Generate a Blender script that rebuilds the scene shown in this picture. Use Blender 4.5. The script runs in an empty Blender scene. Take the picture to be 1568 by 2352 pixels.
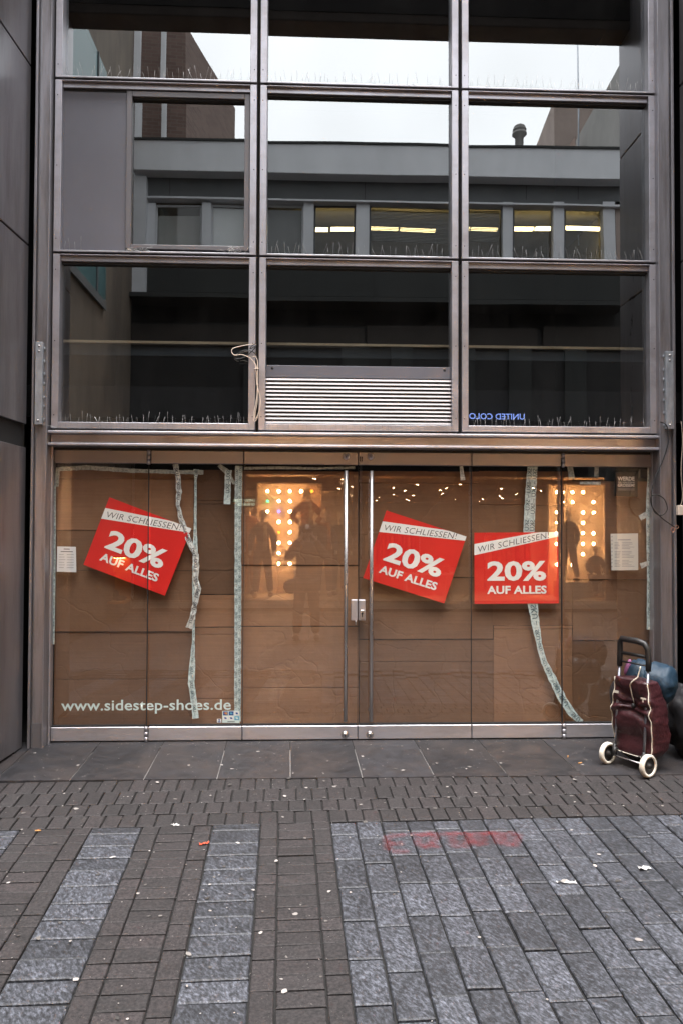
import bpy, bmesh, math, random
from mathutils import Vector, Matrix
R = math.radians
random.seed(7)
sc = bpy.context.scene
C = sc.collection

# ------------------------------------------------------------------ camera
FPX = 1829.0                      # focal length in pixels of a 1568 x 2352 picture (28 mm)
CAM = Vector((0.0, -6.1, 1.59))
YAW, PITCH, ROLL = R(2.44), R(1.40), R(0.21)
ROT = Matrix.Rotation(-YAW, 3, 'Z') @ Matrix.Rotation(R(90) + PITCH, 3, 'X') @ Matrix.Rotation(ROLL, 3, 'Z')
cam = bpy.data.cameras.new('camera')
cam.sensor_fit = 'VERTICAL'; cam.sensor_height = 36.0
cam.lens = FPX * 36.0 / 2352.0
cam.clip_start = 0.02; cam.clip_end = 500
camo = bpy.data.objects.new('camera', cam); C.objects.link(camo)
camo.matrix_world = Matrix.Translation(CAM) @ ROT.to_4x4()
sc.camera = camo
# ------------------------------------------------------------------ world, sun, exposure
SUN_EL, SUN_AZ = R(77), R(180)
w = bpy.data.worlds.new('World'); sc.world = w; w.use_nodes = True
nt = w.node_tree; bg = nt.nodes['Background']
sky = nt.nodes.new('ShaderNodeTexSky'); sky.sky_type = 'NISHITA'; sky.sun_disc = False
sky.sun_elevation = SUN_EL; sky.sun_rotation = SUN_AZ; sky.dust_density = 4.0; sky.air_density = 1.2
hs = nt.nodes.new('ShaderNodeHueSaturation'); hs.inputs['Saturation'].default_value = 0.13
tcw = nt.nodes.new('ShaderNodeTexCoord'); cn = nt.nodes.new('ShaderNodeTexNoise'); cn.inputs['Scale'].default_value = 2.2; cn.inputs['Detail'].default_value = 4
cm_ = nt.nodes.new('ShaderNodeMapRange'); cm_.inputs[1].default_value = .3; cm_.inputs[2].default_value = .7; cm_.inputs[3].default_value = .82; cm_.inputs[4].default_value = 1.14
nt.links.new(tcw.outputs['Generated'], cn.inputs['Vector']); nt.links.new(cn.outputs['Fac'], cm_.inputs[0])
cv = nt.nodes.new('ShaderNodeVectorMath'); cv.operation = 'SCALE'; nt.links.new(hs.outputs[0], cv.inputs[0]); nt.links.new(cm_.outputs[0], cv.inputs['Scale'])
nt.links.new(sky.outputs[0], hs.inputs['Color']); nt.links.new(cv.outputs[0], bg.inputs[0])
bg.inputs[1].default_value = 0.13
sl = bpy.data.lights.new('sun', 'SUN'); sl.energy = 1.25; sl.angle = R(40); sl.color = (1, .97, .96)
so = bpy.data.objects.new('sun', sl); C.objects.link(so)
so.rotation_euler = (R(90) - SUN_EL, 0, 0); so.location = (0, -2, 14)
sc.view_settings.view_transform = 'Standard'; sc.view_settings.look = 'None'
sc.view_settings.gamma = 1.0; sc.view_settings.use_curve_mapping = False
sc.view_settings.exposure = 2.2
sc.cycles.use_denoising = True
sc.cycles.max_bounces = 8; sc.cycles.diffuse_bounces = 3; sc.cycles.glossy_bounces = 4
sc.cycles.transparent_max_bounces = 12; sc.cycles.transmission_bounces = 4
sc.cycles.sample_clamp_indirect = 6.0
sc.cycles.caustics_reflective = False; sc.cycles.caustics_refractive = False

# ------------------------------------------------------------------ measuring the place
def ray(px, py):
    return ROT @ Vector(((px - 784) / FPX, -(py - 1176) / FPX, -1.0))
def F(px, py, y=0.0):                 # the point of the plane y = const
    d = ray(px, py); return CAM + d * ((y - CAM.y) / d.y)
def RF(px, py, L):                    # a point across the street, L metres out, seen in the glass
    p = F(px, py, L); return Vector((p.x, -L, p.z))
def ax(pts, y=0.0): return sum(F(a, b, y).x for a, b in pts) / len(pts)
def az(pts, y=0.0): return sum(F(a, b, y).z for a, b in pts) / len(pts)
SL = 0.060
def gz(y):                            # the pavement falls away from the door sill, then levels out
    d = -y
    if d <= 3.4: return -SL * d
    if d <= 5.0: return -SL * 3.4 + .03 * ((d - 3.4) / 1.6)
    return -SL * 3.4 + .03 + .012 * min(d - 5.0, 6.0)
def G(px, py):                        # pavement point near the shop
    d = ray(px, py); t = -(CAM.z - SL * CAM.y) / (d.z - SL * d.y); return CAM + d * t

# ------------------------------------------------------------------ materials
def nmat(name):
    m = bpy.data.materials.new(name); m.use_nodes = True
    return m, m.node_tree, m.node_tree.nodes['Principled BSDF']
def mat(name, col, rough=.6, metal=0.0, var=.12, scale=6.0, stretch=(1, 1, 1), bump=0.0, bscale=80.0, rnd=0.0, spec=.5,
        dirt=None, dirt_amt=0.0, dscale=2.0, rvar=.08, coords='Object'):
    m, t, b = nmat(name); N = t.nodes.new; L = t.links.new
    tc = N('ShaderNodeTexCoord'); mp = N('ShaderNodeMapping'); mp.inputs['Scale'].default_value = stretch
    L(tc.outputs[coords], mp.inputs[0])
    if rnd:
        oi = N('ShaderNodeObjectInfo'); mu = N('ShaderNodeMath'); mu.operation = 'MULTIPLY'; mu.inputs[1].default_value = 37.0
        L(oi.outputs['Random'], mu.inputs[0]); L(mu.outputs[0], mp.inputs['Location'])
    no = N('ShaderNodeTexNoise'); no.inputs['Scale'].default_value = scale; no.inputs['Detail'].default_value = 5
    no.inputs['Roughness'].default_value = .62
    L(mp.outputs[0], no.inputs['Vector'])
    mr = N('ShaderNodeMapRange'); mr.inputs[1].default_value = .3; mr.inputs[2].default_value = .7
    mr.inputs[3].default_value = 1 - var; mr.inputs[4].default_value = 1 + var
    L(no.outputs['Fac'], mr.inputs[0]); val = mr.outputs[0]
    if rnd:
        m2 = N('ShaderNodeMapRange'); m2.inputs[3].default_value = 1 - rnd; m2.inputs[4].default_value = 1 + rnd
        L(oi.outputs['Random'], m2.inputs[0]); mm = N('ShaderNodeMath'); mm.operation = 'MULTIPLY'
        L(val, mm.inputs[0]); L(m2.outputs[0], mm.inputs[1]); val = mm.outputs[0]
    vm = N('ShaderNodeVectorMath'); vm.operation = 'SCALE'; vm.inputs[0].default_value = col[:3]
    L(val, vm.inputs['Scale']); cout = vm.outputs[0]
    if dirt:
        dn = N('ShaderNodeTexNoise'); dn.inputs['Scale'].default_value = dscale; dn.inputs['Detail'].default_value = 8
        dn.inputs['Roughness'].default_value = .7
        L(mp.outputs[0], dn.inputs['Vector'])
        dr = N('ShaderNodeMapRange'); dr.inputs[1].default_value = .46; dr.inputs[2].default_value = .64; dr.inputs[4].default_value = dirt_amt
        L(dn.outputs['Fac'], dr.inputs[0])
        mx = N('ShaderNodeMix'); mx.data_type = 'RGBA'; mx.inputs[7].default_value = (*dirt, 1)
        L(dr.outputs[0], mx.inputs[0]); L(cout, mx.inputs[6]); cout = mx.outputs[2]
    L(cout, b.inputs['Base Color'])
    b.inputs['Metallic'].default_value = metal
    b.inputs['Specular IOR Level'].default_value = spec
    r2 = N('ShaderNodeMapRange'); r2.inputs[3].default_value = max(.02, rough - rvar); r2.inputs[4].default_value = min(1, rough + rvar)
    L(no.outputs['Fac'], r2.inputs[0]); L(r2.outputs[0], b.inputs['Roughness'])
    if bump:
        bn = N('ShaderNodeTexNoise'); bn.inputs['Scale'].default_value = bscale; bn.inputs['Detail'].default_value = 4
        L(mp.outputs[0], bn.inputs['Vector'])
        bu = N('ShaderNodeBump'); bu.inputs['Strength'].default_value = bump; bu.inputs['Distance'].default_value = .01
        L(bn.outputs['Fac'], bu.inputs['Height']); L(bu.outputs[0], b.inputs['Normal'])
    return m
def emit(name, col, s):
    m = bpy.data.materials.new(name); m.use_nodes = True; t = m.node_tree
    t.nodes.remove(t.nodes['Principled BSDF'])
    e = t.nodes.new('ShaderNodeEmission'); e.inputs[0].default_value = (*col, 1); e.inputs[1].default_value = s
    t.links.new(e.outputs[0], t.nodes['Material Output'].inputs[0]); return m
def glass(name, tint, base_refl, ior=1.5, wave=.0, wscale=1.2, gl=(1, 1, 1), film=0.0):
    m = bpy.data.materials.new(name); m.use_nodes = True; t = m.node_tree; N = t.nodes.new; L = t.links.new
    t.nodes.remove(t.nodes['Principled BSDF'])
    tr = N('ShaderNodeBsdfTransparent'); tr.inputs[0].default_value = (*tint, 1)
    g = N('ShaderNodeBsdfGlossy'); g.inputs['Roughness'].default_value = 0.0; g.inputs[0].default_value = (*gl, 1)
    fr = N('ShaderNodeFresnel'); ge = N('ShaderNodeNewGeometry')        # same reflectance from both faces of the pane
    ir = N('ShaderNodeMapRange'); ir.inputs[3].default_value = ior; ir.inputs[4].default_value = 1 / ior
    L(ge.outputs['Backfacing'], ir.inputs[0]); L(ir.outputs[0], fr.inputs[0])
    ad = N('ShaderNodeMath'); ad.operation = 'ADD'; ad.use_clamp = True; ad.inputs[1].default_value = base_refl
    L(fr.outputs[0], ad.inputs[0])
    mix = N('ShaderNodeMixShader'); L(ad.outputs[0], mix.inputs[0]); L(tr.outputs[0], mix.inputs[1]); L(g.outputs[0], mix.inputs[2])
    tc = N('ShaderNodeTexCoord')
    if wave:
        no = N('ShaderNodeTexNoise'); no.inputs['Scale'].default_value = wscale; no.inputs['Detail'].default_value = 0
        L(tc.outputs['Object'], no.inputs['Vector'])
        bu = N('ShaderNodeBump'); bu.inputs['Strength'].default_value = wave; bu.inputs['Distance'].default_value = .02
        L(no.outputs['Fac'], bu.inputs['Height']); L(bu.outputs[0], g.inputs['Normal'])
    out = mix.outputs[0]
    if film:                                    # dust on the pane
        df = N('ShaderNodeBsdfDiffuse'); df.inputs[0].default_value = (.45, .44, .42, 1)
        n2 = N('ShaderNodeTexNoise'); n2.inputs['Scale'].default_value = 3.0; n2.inputs['Detail'].default_value = 8; n2.inputs['Roughness'].default_value = .7
        mp = N('ShaderNodeMapping'); mp.inputs['Scale'].default_value = (1.5, 1, .5)
        L(tc.outputs['Object'], mp.inputs[0]); L(mp.outputs[0], n2.inputs['Vector'])
        r = N('ShaderNodeMapRange'); r.inputs[1].default_value = .4; r.inputs[2].default_value = .8; r.inputs[4].default_value = film
        L(n2.outputs['Fac'], r.inputs[0])
        mx2 = N('ShaderNodeMixShader'); L(r.outputs[0], mx2.inputs[0]); L(out, mx2.inputs[1]); L(df.outputs[0], mx2.inputs[2]); out = mx2.outputs[0]
    L(out, t.nodes['Material Output'].inputs[0]); return m

M = {}
M['alu'] = mat('alu', (.43, .425, .47), .36, .65, .05, 3, (1, 1, 1.3), .03, 40, dirt=(.2, .175, .165), dirt_amt=.45, dscale=2.2)
M['alu_low'] = mat('alu_low', (.46, .45, .485), .34, .65, .05, 3, (.5, 1, 2), .03, 60, dirt=(.22, .18, .165), dirt_amt=.4, dscale=3)
M['column'] = mat('column', (.30, .295, .32), .38, .7, .1, 2.5, (6, 6, .5), .05, 60, dirt=(.12, .1, .095), dirt_amt=.5, dscale=3)
M['slat'] = mat('slat', (.36, .335, .34), .5, .2, .08, 3, (.4, 1, 8))
M['shaded_rail'] = mat('shaded_rail', (.25, .235, .25), .42, .4, .06, 3, (.5, 1, 2))  # darker than the bottom rail: shade under the beam put into the colour
M['galv'] = mat('galv', (.34, .37, .41), .45, .6, .2, 30, (1, 1, .4), .05, 90)
M['gasket'] = mat('gasket', (.012, .012, .013), .8, 0, .1, 4)
M['panel_grey'] = mat('panel_grey', (.105, .108, .132), .5, .1, .08, 1.6, (1, 1, .6), .02, 40)
M['casement'] = mat('casement', (.13, .125, .135), .45, .3, .06, 3)
M['clad'] = mat('clad', (.30, .29, .31), .30, .75, .14, 1.1, (3, 3, .45), .03, 30, dirt=(.14, .12, .12), dirt_amt=.55, dscale=1.2)
M['dark'] = mat('dark', (.02, .019, .019), .8, 0, .2, 2)
M['room'] = mat('room', (.012, .012, .014), .9, 0, .2, 1)
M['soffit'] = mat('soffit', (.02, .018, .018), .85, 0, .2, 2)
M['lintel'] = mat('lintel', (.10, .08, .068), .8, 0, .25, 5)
M['glass_up'] = glass('glass_up', (.55, .57, .58), .285, 1.45, .07, 1.1, (.97, 1.0, 1.0), film=.010)
M['glass_door'] = glass('glass_door', (.95, .96, .94), .065, 1.5, .02, .8, film=.008)
M['glass_shop'] = glass('glass_shop', (.95, .96, .95), .02, 1.45)
M['steel'] = mat('steel', (.52, .49, .48), .28, .9, .06, 5, (1, 1, .3))
M['steel_wire'] = mat('steel_wire', (.30, .29, .29), .45, .5, .2, 20)
M['brass'] = mat('brass', (.4, .36, .33), .3, .9, .1, 10)
M['black_plastic'] = mat('black_plastic', (.015, .014, .014), .38, 0, .2, 20)
M['beige_rail'] = mat('beige_rail', (.85, .68, .46), .6, 0, .2, 8, (.4, 1, 1))
M['blue_panel'] = mat('blue_panel', (.06, .075, .09), .7, 0, .15, 2)
M['paper'] = mat('paper', (.78, .78, .82), .7, 0, .03, 4)
M['sleeve_paper'] = mat('sleeve_paper', (.62, .6, .57), .35, 0, .05, 4)
M['ink'] = mat('ink', (.05, .05, .06), .6, 0, .05, 4)
M['ink_grey'] = mat('ink_grey', (.3, .3, .33), .6, 0, .05, 4)
M['red'] = mat('poster_red', (.70, .012, .011), .5, 0, .06, 2, bump=.05, bscale=5)
M['white_print'] = mat('white_print', (.88, .87, .87), .45, 0, .03, 3)
M['vinyl'] = mat('vinyl', (.70, .82, .82), .5, 0, .05, 3)
M['cable_black'] = mat('cable_black', (.018, .018, .019), .45, 0, .2, 10)
M['cable_cream'] = mat('cable_cream', (.72, .6, .5), .5, 0, .12, 10)
M['wire_copper'] = mat('wire_copper', (.6, .3, .2), .4, .5, .1, 10)

# ------------------------------------------------------------------ mesh builder
class MB:
    def __init__(s): s.v = []; s.f = []; s.sm = []
    def add(s, vs, fs, smooth=False):
        o = len(s.v); s.v += [tuple(p) for p in vs]; s.f += [tuple(i + o for i in f) for f in fs]; s.sm += [smooth] * len(fs); return s
    def box(s, x0, x1, y0, y1, z0, z1, mtx=None):
        P = [Vector(p) for p in ((x0, y0, z0), (x1, y0, z0), (x1, y1, z0), (x0, y1, z0), (x0, y0, z1), (x1, y0, z1), (x1, y1, z1), (x0, y1, z1))]
        if mtx: P = [mtx @ p for p in P]
        return s.add(P, [(0, 3, 2, 1), (4, 5, 6, 7), (0, 1, 5, 4), (1, 2, 6, 5), (2, 3, 7, 6), (3, 0, 4, 7)])
    def prism(s, poly, y0, y1, mtx=None):         # polygon in (x, z), counter-clockwise seen from the street
        n = len(poly)
        P = [Vector((x, y0, z)) for x, z in poly] + [Vector((x, y1, z)) for x, z in poly]
        if mtx: P = [mtx @ p for p in P]
        return s.add(P, [tuple(range(n)), tuple(range(2 * n - 1, n - 1, -1))] + [(i, i + n, (i + 1) % n + n, (i + 1) % n) for i in range(n)])
    def tube(s, path, r, n=8, cap=True):
        path = [Vector(p) for p in path]; rings = []; rr = r if hasattr(r, '__len__') else [r] * len(path)
        T = (path[1] - path[0]).normalized()
        up = Vector((0, 0, 1)) if abs(T.z) < .9 else Vector((1, 0, 0))
        A = T.cross(up).normalized()
        vs = []
        for i, p in enumerate(path):
            t = (path[min(i + 1, len(path) - 1)] - path[max(i - 1, 0)])
            t = t.normalized() if t.length > 1e-9 else T
            A = (A - t * A.dot(t)); A = A.normalized() if A.length > 1e-6 else t.orthogonal().normalized()
            B = t.cross(A)
            for k in range(n):
                a = 2 * math.pi * k / n; vs.append(p + (A * math.cos(a) + B * math.sin(a)) * rr[i])
        fs = [(i * n + k, i * n + (k + 1) % n, (i + 1) * n + (k + 1) % n, (i + 1) * n + k) for i in range(len(path) - 1) for k in range(n)]
        s.add(vs, fs, True)
        if cap:
            m = len(path) - 1
            s.f.append(tuple(len(s.v) - len(vs) + k for k in reversed(range(n)))); s.sm.append(False)
            s.f.append(tuple(len(s.v) - len(vs) + m * n + k for k in range(n))); s.sm.append(False)
        return s
    def lathe(s, prof, c, axis, n=20):            # prof: list of (radius, offset along axis)
        axis = Vector(axis).normalized(); A = axis.orthogonal().normalized(); B = axis.cross(A); c = Vector(c); vs = []
        for r, h in prof:
            for k in range(n):
                a = 2 * math.pi * k / n; vs.append(c + axis * h + (A * math.cos(a) + B * math.sin(a)) * max(r, 1e-4))
        fs = [(i * n + k, i * n + (k + 1) % n, (i + 1) * n + (k + 1) % n, (i + 1) * n + k) for i in range(len(prof) - 1) for k in range(n)]
        return s.add(vs, fs, True)
    def ball(s, c, rx, ry=None, rz=None, n=12, m=8, mtx=None):
        ry = ry or rx; rz = rz or rx; c = Vector(c); vs = []; fs = []
        for i in range(m + 1):
            th = math.pi * i / m
            for k in range(n):
                a = 2 * math.pi * k / n
                p = Vector((rx * math.sin(th) * math.cos(a), ry * math.sin(th) * math.sin(a), rz * math.cos(th)))
                if mtx: p = mtx @ p
                vs.append(c + p)
        for i in range(m):
            for k in range(n): fs.append((i * n + k, (i + 1) * n + k, (i + 1) * n + (k + 1) % n, i * n + (k + 1) % n))
        return s.add(vs, fs, True)
    def mesh(s, name):
        me = bpy.data.meshes.new(name); me.from_pydata(s.v, [], s.f); me.update()
        me.polygons.foreach_set('use_smooth', s.sm); return me
    def build(s, name, m, parent=None, bevel=0.0, label=None, cat=None, group=None, kind=None):
        me = s.mesh(name)
        if bevel:
            bm = bmesh.new(); bm.from_mesh(me)
            bmesh.ops.bevel(bm, geom=[e for e in bm.edges if len(e.link_faces) == 2 and e.calc_face_angle(0) > .6], offset=bevel, segments=1, affect='EDGES', profile=.5)
            bm.to_mesh(me); bm.free()
        return link(name, me, m, parent, label, cat, group, kind)
def link(name, me, m, parent=None, label=None, cat=None, group=None, kind=None):
    o = bpy.data.objects.new(name, me); C.objects.link(o)
    if m and not me.materials: me.materials.append(M[m] if isinstance(m, str) else m)
    if parent:
        o.parent = parent; o.matrix_parent_inverse = PW(parent).inverted()
    tag(o, label, cat, group, kind); return o
def PW(o):                                        # world matrix without a depsgraph update
    mtx = o.matrix_basis.copy()
    if o.parent: mtx = PW(o.parent) @ o.matrix_parent_inverse @ mtx
    return mtx
def tag(o, label=None, cat=None, group=None, kind=None):
    if label: o['label'] = label
    if cat: o['category'] = cat
    if group: o['group'] = group
    if kind: o['kind'] = kind
    return o
def thing(name, label, cat, loc=(0, 0, 0), group=None):
    o = bpy.data.objects.new(name, None); C.objects.link(o); o.location = loc; o.empty_display_size = .1
    return tag(o, label, cat, group)
def text_mesh(body, bold=0.0, spacing=1.0, align='LEFT', line=1.0):
    cu = bpy.data.curves.new('txt', 'FONT'); cu.body = body; cu.size = 1; cu.offset = bold; cu.space_character = spacing
    cu.align_x = align; cu.resolution_u = 3; cu.space_line = line
    o = bpy.data.objects.new('txt', cu); C.objects.link(o)
    dg = bpy.context.evaluated_depsgraph_get(); me = bpy.data.meshes.new_from_object(o.evaluated_get(dg))
    bpy.data.objects.remove(o); bpy.data.curves.remove(cu); me.materials.clear(); return me
def fit_text(body, x0, x1, z0, z1, bold=0.0, spacing=1.0, keep=False, align='LEFT'):   # mesh in the xy plane filling a box
    me = text_mesh(body, bold, spacing, align)
    xs = [v.co.x for v in me.vertices]; ys = [v.co.y for v in me.vertices]
    a, b, c, d = min(xs), max(xs), min(ys), max(ys)
    sx = (x1 - x0) / (b - a); sy = sx if keep else (z1 - z0) / (d - c)
    for v in me.vertices: v.co = ((v.co.x - a) * sx + x0, (v.co.y - c) * sy + z0, 0)
    return me
def me_xform(me, mtx): me.transform(mtx); me.update(); return me
FACE = Matrix.Rotation(R(90), 4, 'X')             # xy plane -> facade plane, facing the street
BACK = Matrix.Rotation(R(180), 4, 'Z') @ FACE     # facing the shop from across the street

# ================================================================== THE SETTING: pavement
GD = -1
pv = MB()                                         # joint bed of the paving, one sheet out to the far side of the street
ys = [1.2, .3, -.83, -.84, -1.4, -2.2, -3.0, -3.4, -3.9, -4.2, -5, -6.5, -8, -11, -14]
for i, y in enumerate(ys):
    drop = .014 if y > -3.95 else .004
    for x in (-14, 14): pv.v.append((x, y, gz(y) - drop if y < 0 else -.02))
for i in range(len(ys) - 1): pv.f.append((2 * i, 2 * i + 2, 2 * i + 3, 2 * i + 1)); pv.sm.append(False)
def paving_mat():
    m, t, b = nmat('street_paving'); N = t.nodes.new; L = t.links.new
    tc = N('ShaderNodeTexCoord'); br = N('ShaderNodeTexBrick'); br.inputs['Scale'].default_value = 1.0
    br.inputs['Color1'].default_value = (.05, .042, .042, 1); br.inputs['Color2'].default_value = (.07, .06, .06, 1); br.inputs['Mortar'].default_value = (.014, .013, .013, 1)
    br.inputs['Mortar Size'].default_value = .004; br.inputs['Brick Width'].default_value = .29; br.inputs['Row Height'].default_value = .145
    L(tc.outputs['Object'], br.inputs['Vector'])
    sp = N('ShaderNodeSeparateXYZ'); L(tc.outputs['Object'], sp.inputs[0])
    gt = N('ShaderNodeMath'); gt.operation = 'GREATER_THAN'; gt.inputs[1].default_value = -3.95; L(sp.outputs[1], gt.inputs[0])
    mx = N('ShaderNodeMix'); mx.data_type = 'RGBA'; mx.inputs[7].default_value = (.006, .0055, .005, 1)
    L(gt.outputs[0], mx.inputs[0]); L(br.outputs[0], mx.inputs[6]); L(mx.outputs[2], b.inputs['Base Color']); b.inputs['Roughness'].default_value = .8
    return m
pavement = pv.build('pavement', paving_mat(), kind='structure')
tag(pavement, 'brick and granite paving in front of the shop doors')

def granite_mat(name, base, rnd):
    m, t, b = nmat(name); N = t.nodes.new; L = t.links.new
    tc = N('ShaderNodeTexCoord'); oi = N('ShaderNodeObjectInfo')
    mp = N('ShaderNodeMapping'); mu = N('ShaderNodeMath'); mu.operation = 'MULTIPLY'; mu.inputs[1].default_value = 53
    L(oi.outputs['Random'], mu.inputs[0]); L(mu.outputs[0], mp.inputs['Location']); L(tc.outputs['Object'], mp.inputs[0])
    mr0 = N('ShaderNodeMapRange'); mr0.inputs[3].default_value = .35; mr0.inputs[4].default_value = .95
    L(oi.outputs['Random'], mr0.inputs[0]); L(mr0.outputs[0], mp.inputs['Rotation'])
    mp2 = N('ShaderNodeMapping'); mp2.inputs['Scale'].default_value = (1, .45, 1); L(mp.outputs[0], mp2.inputs[0])
    n1 = N('ShaderNodeTexNoise'); n1.inputs['Scale'].default_value = 80; n1.inputs['Detail'].default_value = 5; n1.inputs['Roughness'].default_value = .75
    L(mp2.outputs[0], n1.inputs['Vector'])
    n2 = N('ShaderNodeTexNoise'); n2.inputs['Scale'].default_value = 9; n2.inputs['Detail'].default_value = 4; L(mp.outputs[0], n2.inputs['Vector'])
    cr = N('ShaderNodeValToRGB'); e = cr.color_ramp.elements
    e[0].position = .38; e[0].color = tuple(c * .24 for c in base) + (1,); e[1].position = .68; e[1].color = tuple(min(1, c * 3.4) for c in base) + (1,)
    e2 = cr.color_ramp.elements.new(.5); e2.color = tuple(c * .95 for c in base) + (1,)
    L(n1.outputs['Fac'], cr.inputs[0])
    a = N('ShaderNodeMapRange'); a.inputs[1].default_value = .3; a.inputs[2].default_value = .7; a.inputs[3].default_value = .78; a.inputs[4].default_value = 1.18; L(n2.outputs['Fac'], a.inputs[0])
    r = N('ShaderNodeMapRange'); r.inputs[3].default_value = 1 - rnd; r.inputs[4].default_value = 1 + rnd
    wn = N('ShaderNodeTexWhiteNoise'); wn.noise_dimensions = '1D'; L(mu.outputs[0], wn.inputs['W']); L(wn.outputs['Value'], r.inputs[0])
    mm = N('ShaderNodeMath'); mm.operation = 'MULTIPLY'; L(a.outputs[0], mm.inputs[0]); L(r.outputs[0], mm.inputs[1])
    vm = N('ShaderNodeVectorMath'); vm.operation = 'SCALE'; L(cr.outputs[0], vm.inputs[0]); L(mm.outputs[0], vm.inputs['Scale'])
    L(vm.outputs[0], b.inputs['Base Color']); b.inputs['Roughness'].default_value = .55
    bu = N('ShaderNodeBump'); bu.inputs['Strength'].default_value = .35; bu.inputs['Distance'].default_value = .004
    L(n1.outputs['Fac'], bu.inputs['Height']); L(bu.outputs[0], b.inputs['Normal'])
    return m
M['granite'] = granite_mat('granite', (.034, .036, .043), .34)
def brick_mat(name, island):
    m, t, b = nmat(name); N = t.nodes.new; L = t.links.new
    if island:
        ge = N('ShaderNodeNewGeometry'); rnd = ge.outputs['Random Per Island']
    else:
        oi = N('ShaderNodeObjectInfo'); rnd = oi.outputs['Random']
    tc = N('ShaderNodeTexCoord'); mp = N('ShaderNodeMapping'); mu = N('ShaderNodeMath'); mu.operation = 'MULTIPLY'; mu.inputs[1].default_value = 41
    L(rnd, mu.inputs[0]); L(mu.outputs[0], mp.inputs['Location']); L(tc.outputs['Object'], mp.inputs[0])
    n1 = N('ShaderNodeTexNoise'); n1.inputs['Scale'].default_value = 75; n1.inputs['Detail'].default_value = 3; n1.inputs['Roughness'].default_value = .7; L(mp.outputs[0], n1.inputs['Vector'])
    vo = N('ShaderNodeTexVoronoi'); vo.inputs['Scale'].default_value = 95; L(mp.outputs[0], vo.inputs['Vector'])
    cr = N('ShaderNodeValToRGB'); e = cr.color_ramp.elements; e[0].position = .35; e[0].color = (.0035, .003, .0032, 1); e[1].position = .68; e[1].color = (.036, .0305, .031, 1)
    L(n1.outputs['Fac'], cr.inputs[0])
    lt = N('ShaderNodeMapRange'); lt.inputs[1].default_value = .10; lt.inputs[2].default_value = .16; lt.inputs[3].default_value = .6; lt.inputs[4].default_value = 0.0
    L(vo.outputs['Distance'], lt.inputs[0])
    n3 = N('ShaderNodeTexNoise'); n3.inputs['Scale'].default_value = 14; L(mp.outputs[0], n3.inputs['Vector'])
    gate = N('ShaderNodeMapRange'); gate.inputs[1].default_value = .45; gate.inputs[2].default_value = .65; L(n3.outputs['Fac'], gate.inputs[0])
    gm = N('ShaderNodeMath'); gm.operation = 'MULTIPLY'; L(lt.outputs[0], gm.inputs[0]); L(gate.outputs[0], gm.inputs[1])
    mx = N('ShaderNodeMix'); mx.data_type = 'RGBA'; mx.inputs[7].default_value = (.22, .205, .195, 1); L(gm.outputs[0], mx.inputs[0]); L(cr.outputs[0], mx.inputs[6])
    wn = N('ShaderNodeTexWhiteNoise'); wn.noise_dimensions = '1D'; L(mu.outputs[0], wn.inputs['W'])
    r = N('ShaderNodeMapRange'); r.inputs[3].default_value = .78; r.inputs[4].default_value = 1.25; L(wn.outputs['Value'], r.inputs[0])
    hu = N('ShaderNodeMix'); hu.data_type = 'RGBA'; hu.blend_type = 'MULTIPLY'; hu.inputs[7].default_value = (1.06, .985, .985, 1)
    L(rnd, hu.inputs[0]); L(mx.outputs[2], hu.inputs[6])
    vm = N('ShaderNodeVectorMath'); vm.operation = 'SCALE'; L(hu.outputs[2], vm.inputs[0]); L(r.outputs[0], vm.inputs['Scale'])
    L(vm.outputs[0], b.inputs['Base Color']); b.inputs['Roughness'].default_value = .72
    bu = N('ShaderNodeBump'); bu.inputs['Strength'].default_value = .4; bu.inputs['Distance'].default_value = .003
    L(n1.outputs['Fac'], bu.inputs['Height']); L(bu.outputs[0], b.inputs['Normal'])
    return m
M['brick'] = brick_mat('paver_brick', False); M['brick_mass'] = brick_mat('paver_brick_mass', True)

def chamfer_block(a, b, h=.05, c=.0035):          # a x b block, top at z = 0, origin at its middle
    x, y = a / 2, b / 2
    vs = [(-x, -y, -h), (x, -y, -h), (x, y, -h), (-x, y, -h), (-x, -y, -c), (x, -y, -c), (x, y, -c), (-x, y, -c),
          (-x + c, -y + c, 0), (x - c, -y + c, 0), (x - c, y - c, 0), (-x + c, y - c, 0)]
    fs = [(8, 9, 10, 11)]
    for k in range(4):
        l = (k + 1) % 4; fs += [(k, l, l + 4, k + 4), (k + 4, l + 4, l + 8, k + 8)]
    return vs, fs
EV = Vector((-.0283, 1, SL)).normalized(); EU = Vector((1, .0283, .0017)).normalized(); EN = EU.cross(EV).normalized()
O0 = G(757, 1890)                                 # left corner of the granite field
PAVE = Matrix(((EU.x, -EV.x, EN.x), (EU.y, -EV.y, EN.y), (EU.z, -EV.z, EN.z))).to_4x4()   # local x = u, local y = -v (v towards the viewer)
def pave_pos(u, v, dz=0):
    p = O0 + EU * u - EV * v
    return Vector((p.x, p.y, gz(p.y) + dz if -p.y > 3.4 else -SL * -p.y + dz))
_bm = {}
brick_list = []                                   # (distance from camera, u, v, a, b, dz, tilt)
def block_mesh(kind, a, b):
    k = (kind, round(a, 3), round(b, 3))
    if k not in _bm:
        vs, fs = chamfer_block(a, b, c=.005 if kind == 'granite' else .004)
        _bm[k] = MB().add(vs, fs).mesh(kind); _bm[k].materials.append(M[kind])
    return _bm[k]
def block_mtx(u, v, dz, t):
    return Matrix.Translation(pave_pos(u, v, dz)) @ PAVE @ Matrix.Rotation(t[0], 4, 'X') @ Matrix.Rotation(t[1], 4, 'Y') @ Matrix.Rotation(t[2], 4, 'Z')
def rt(): return (random.gauss(0, .006), random.gauss(0, .006), random.gauss(0, .006))
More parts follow.
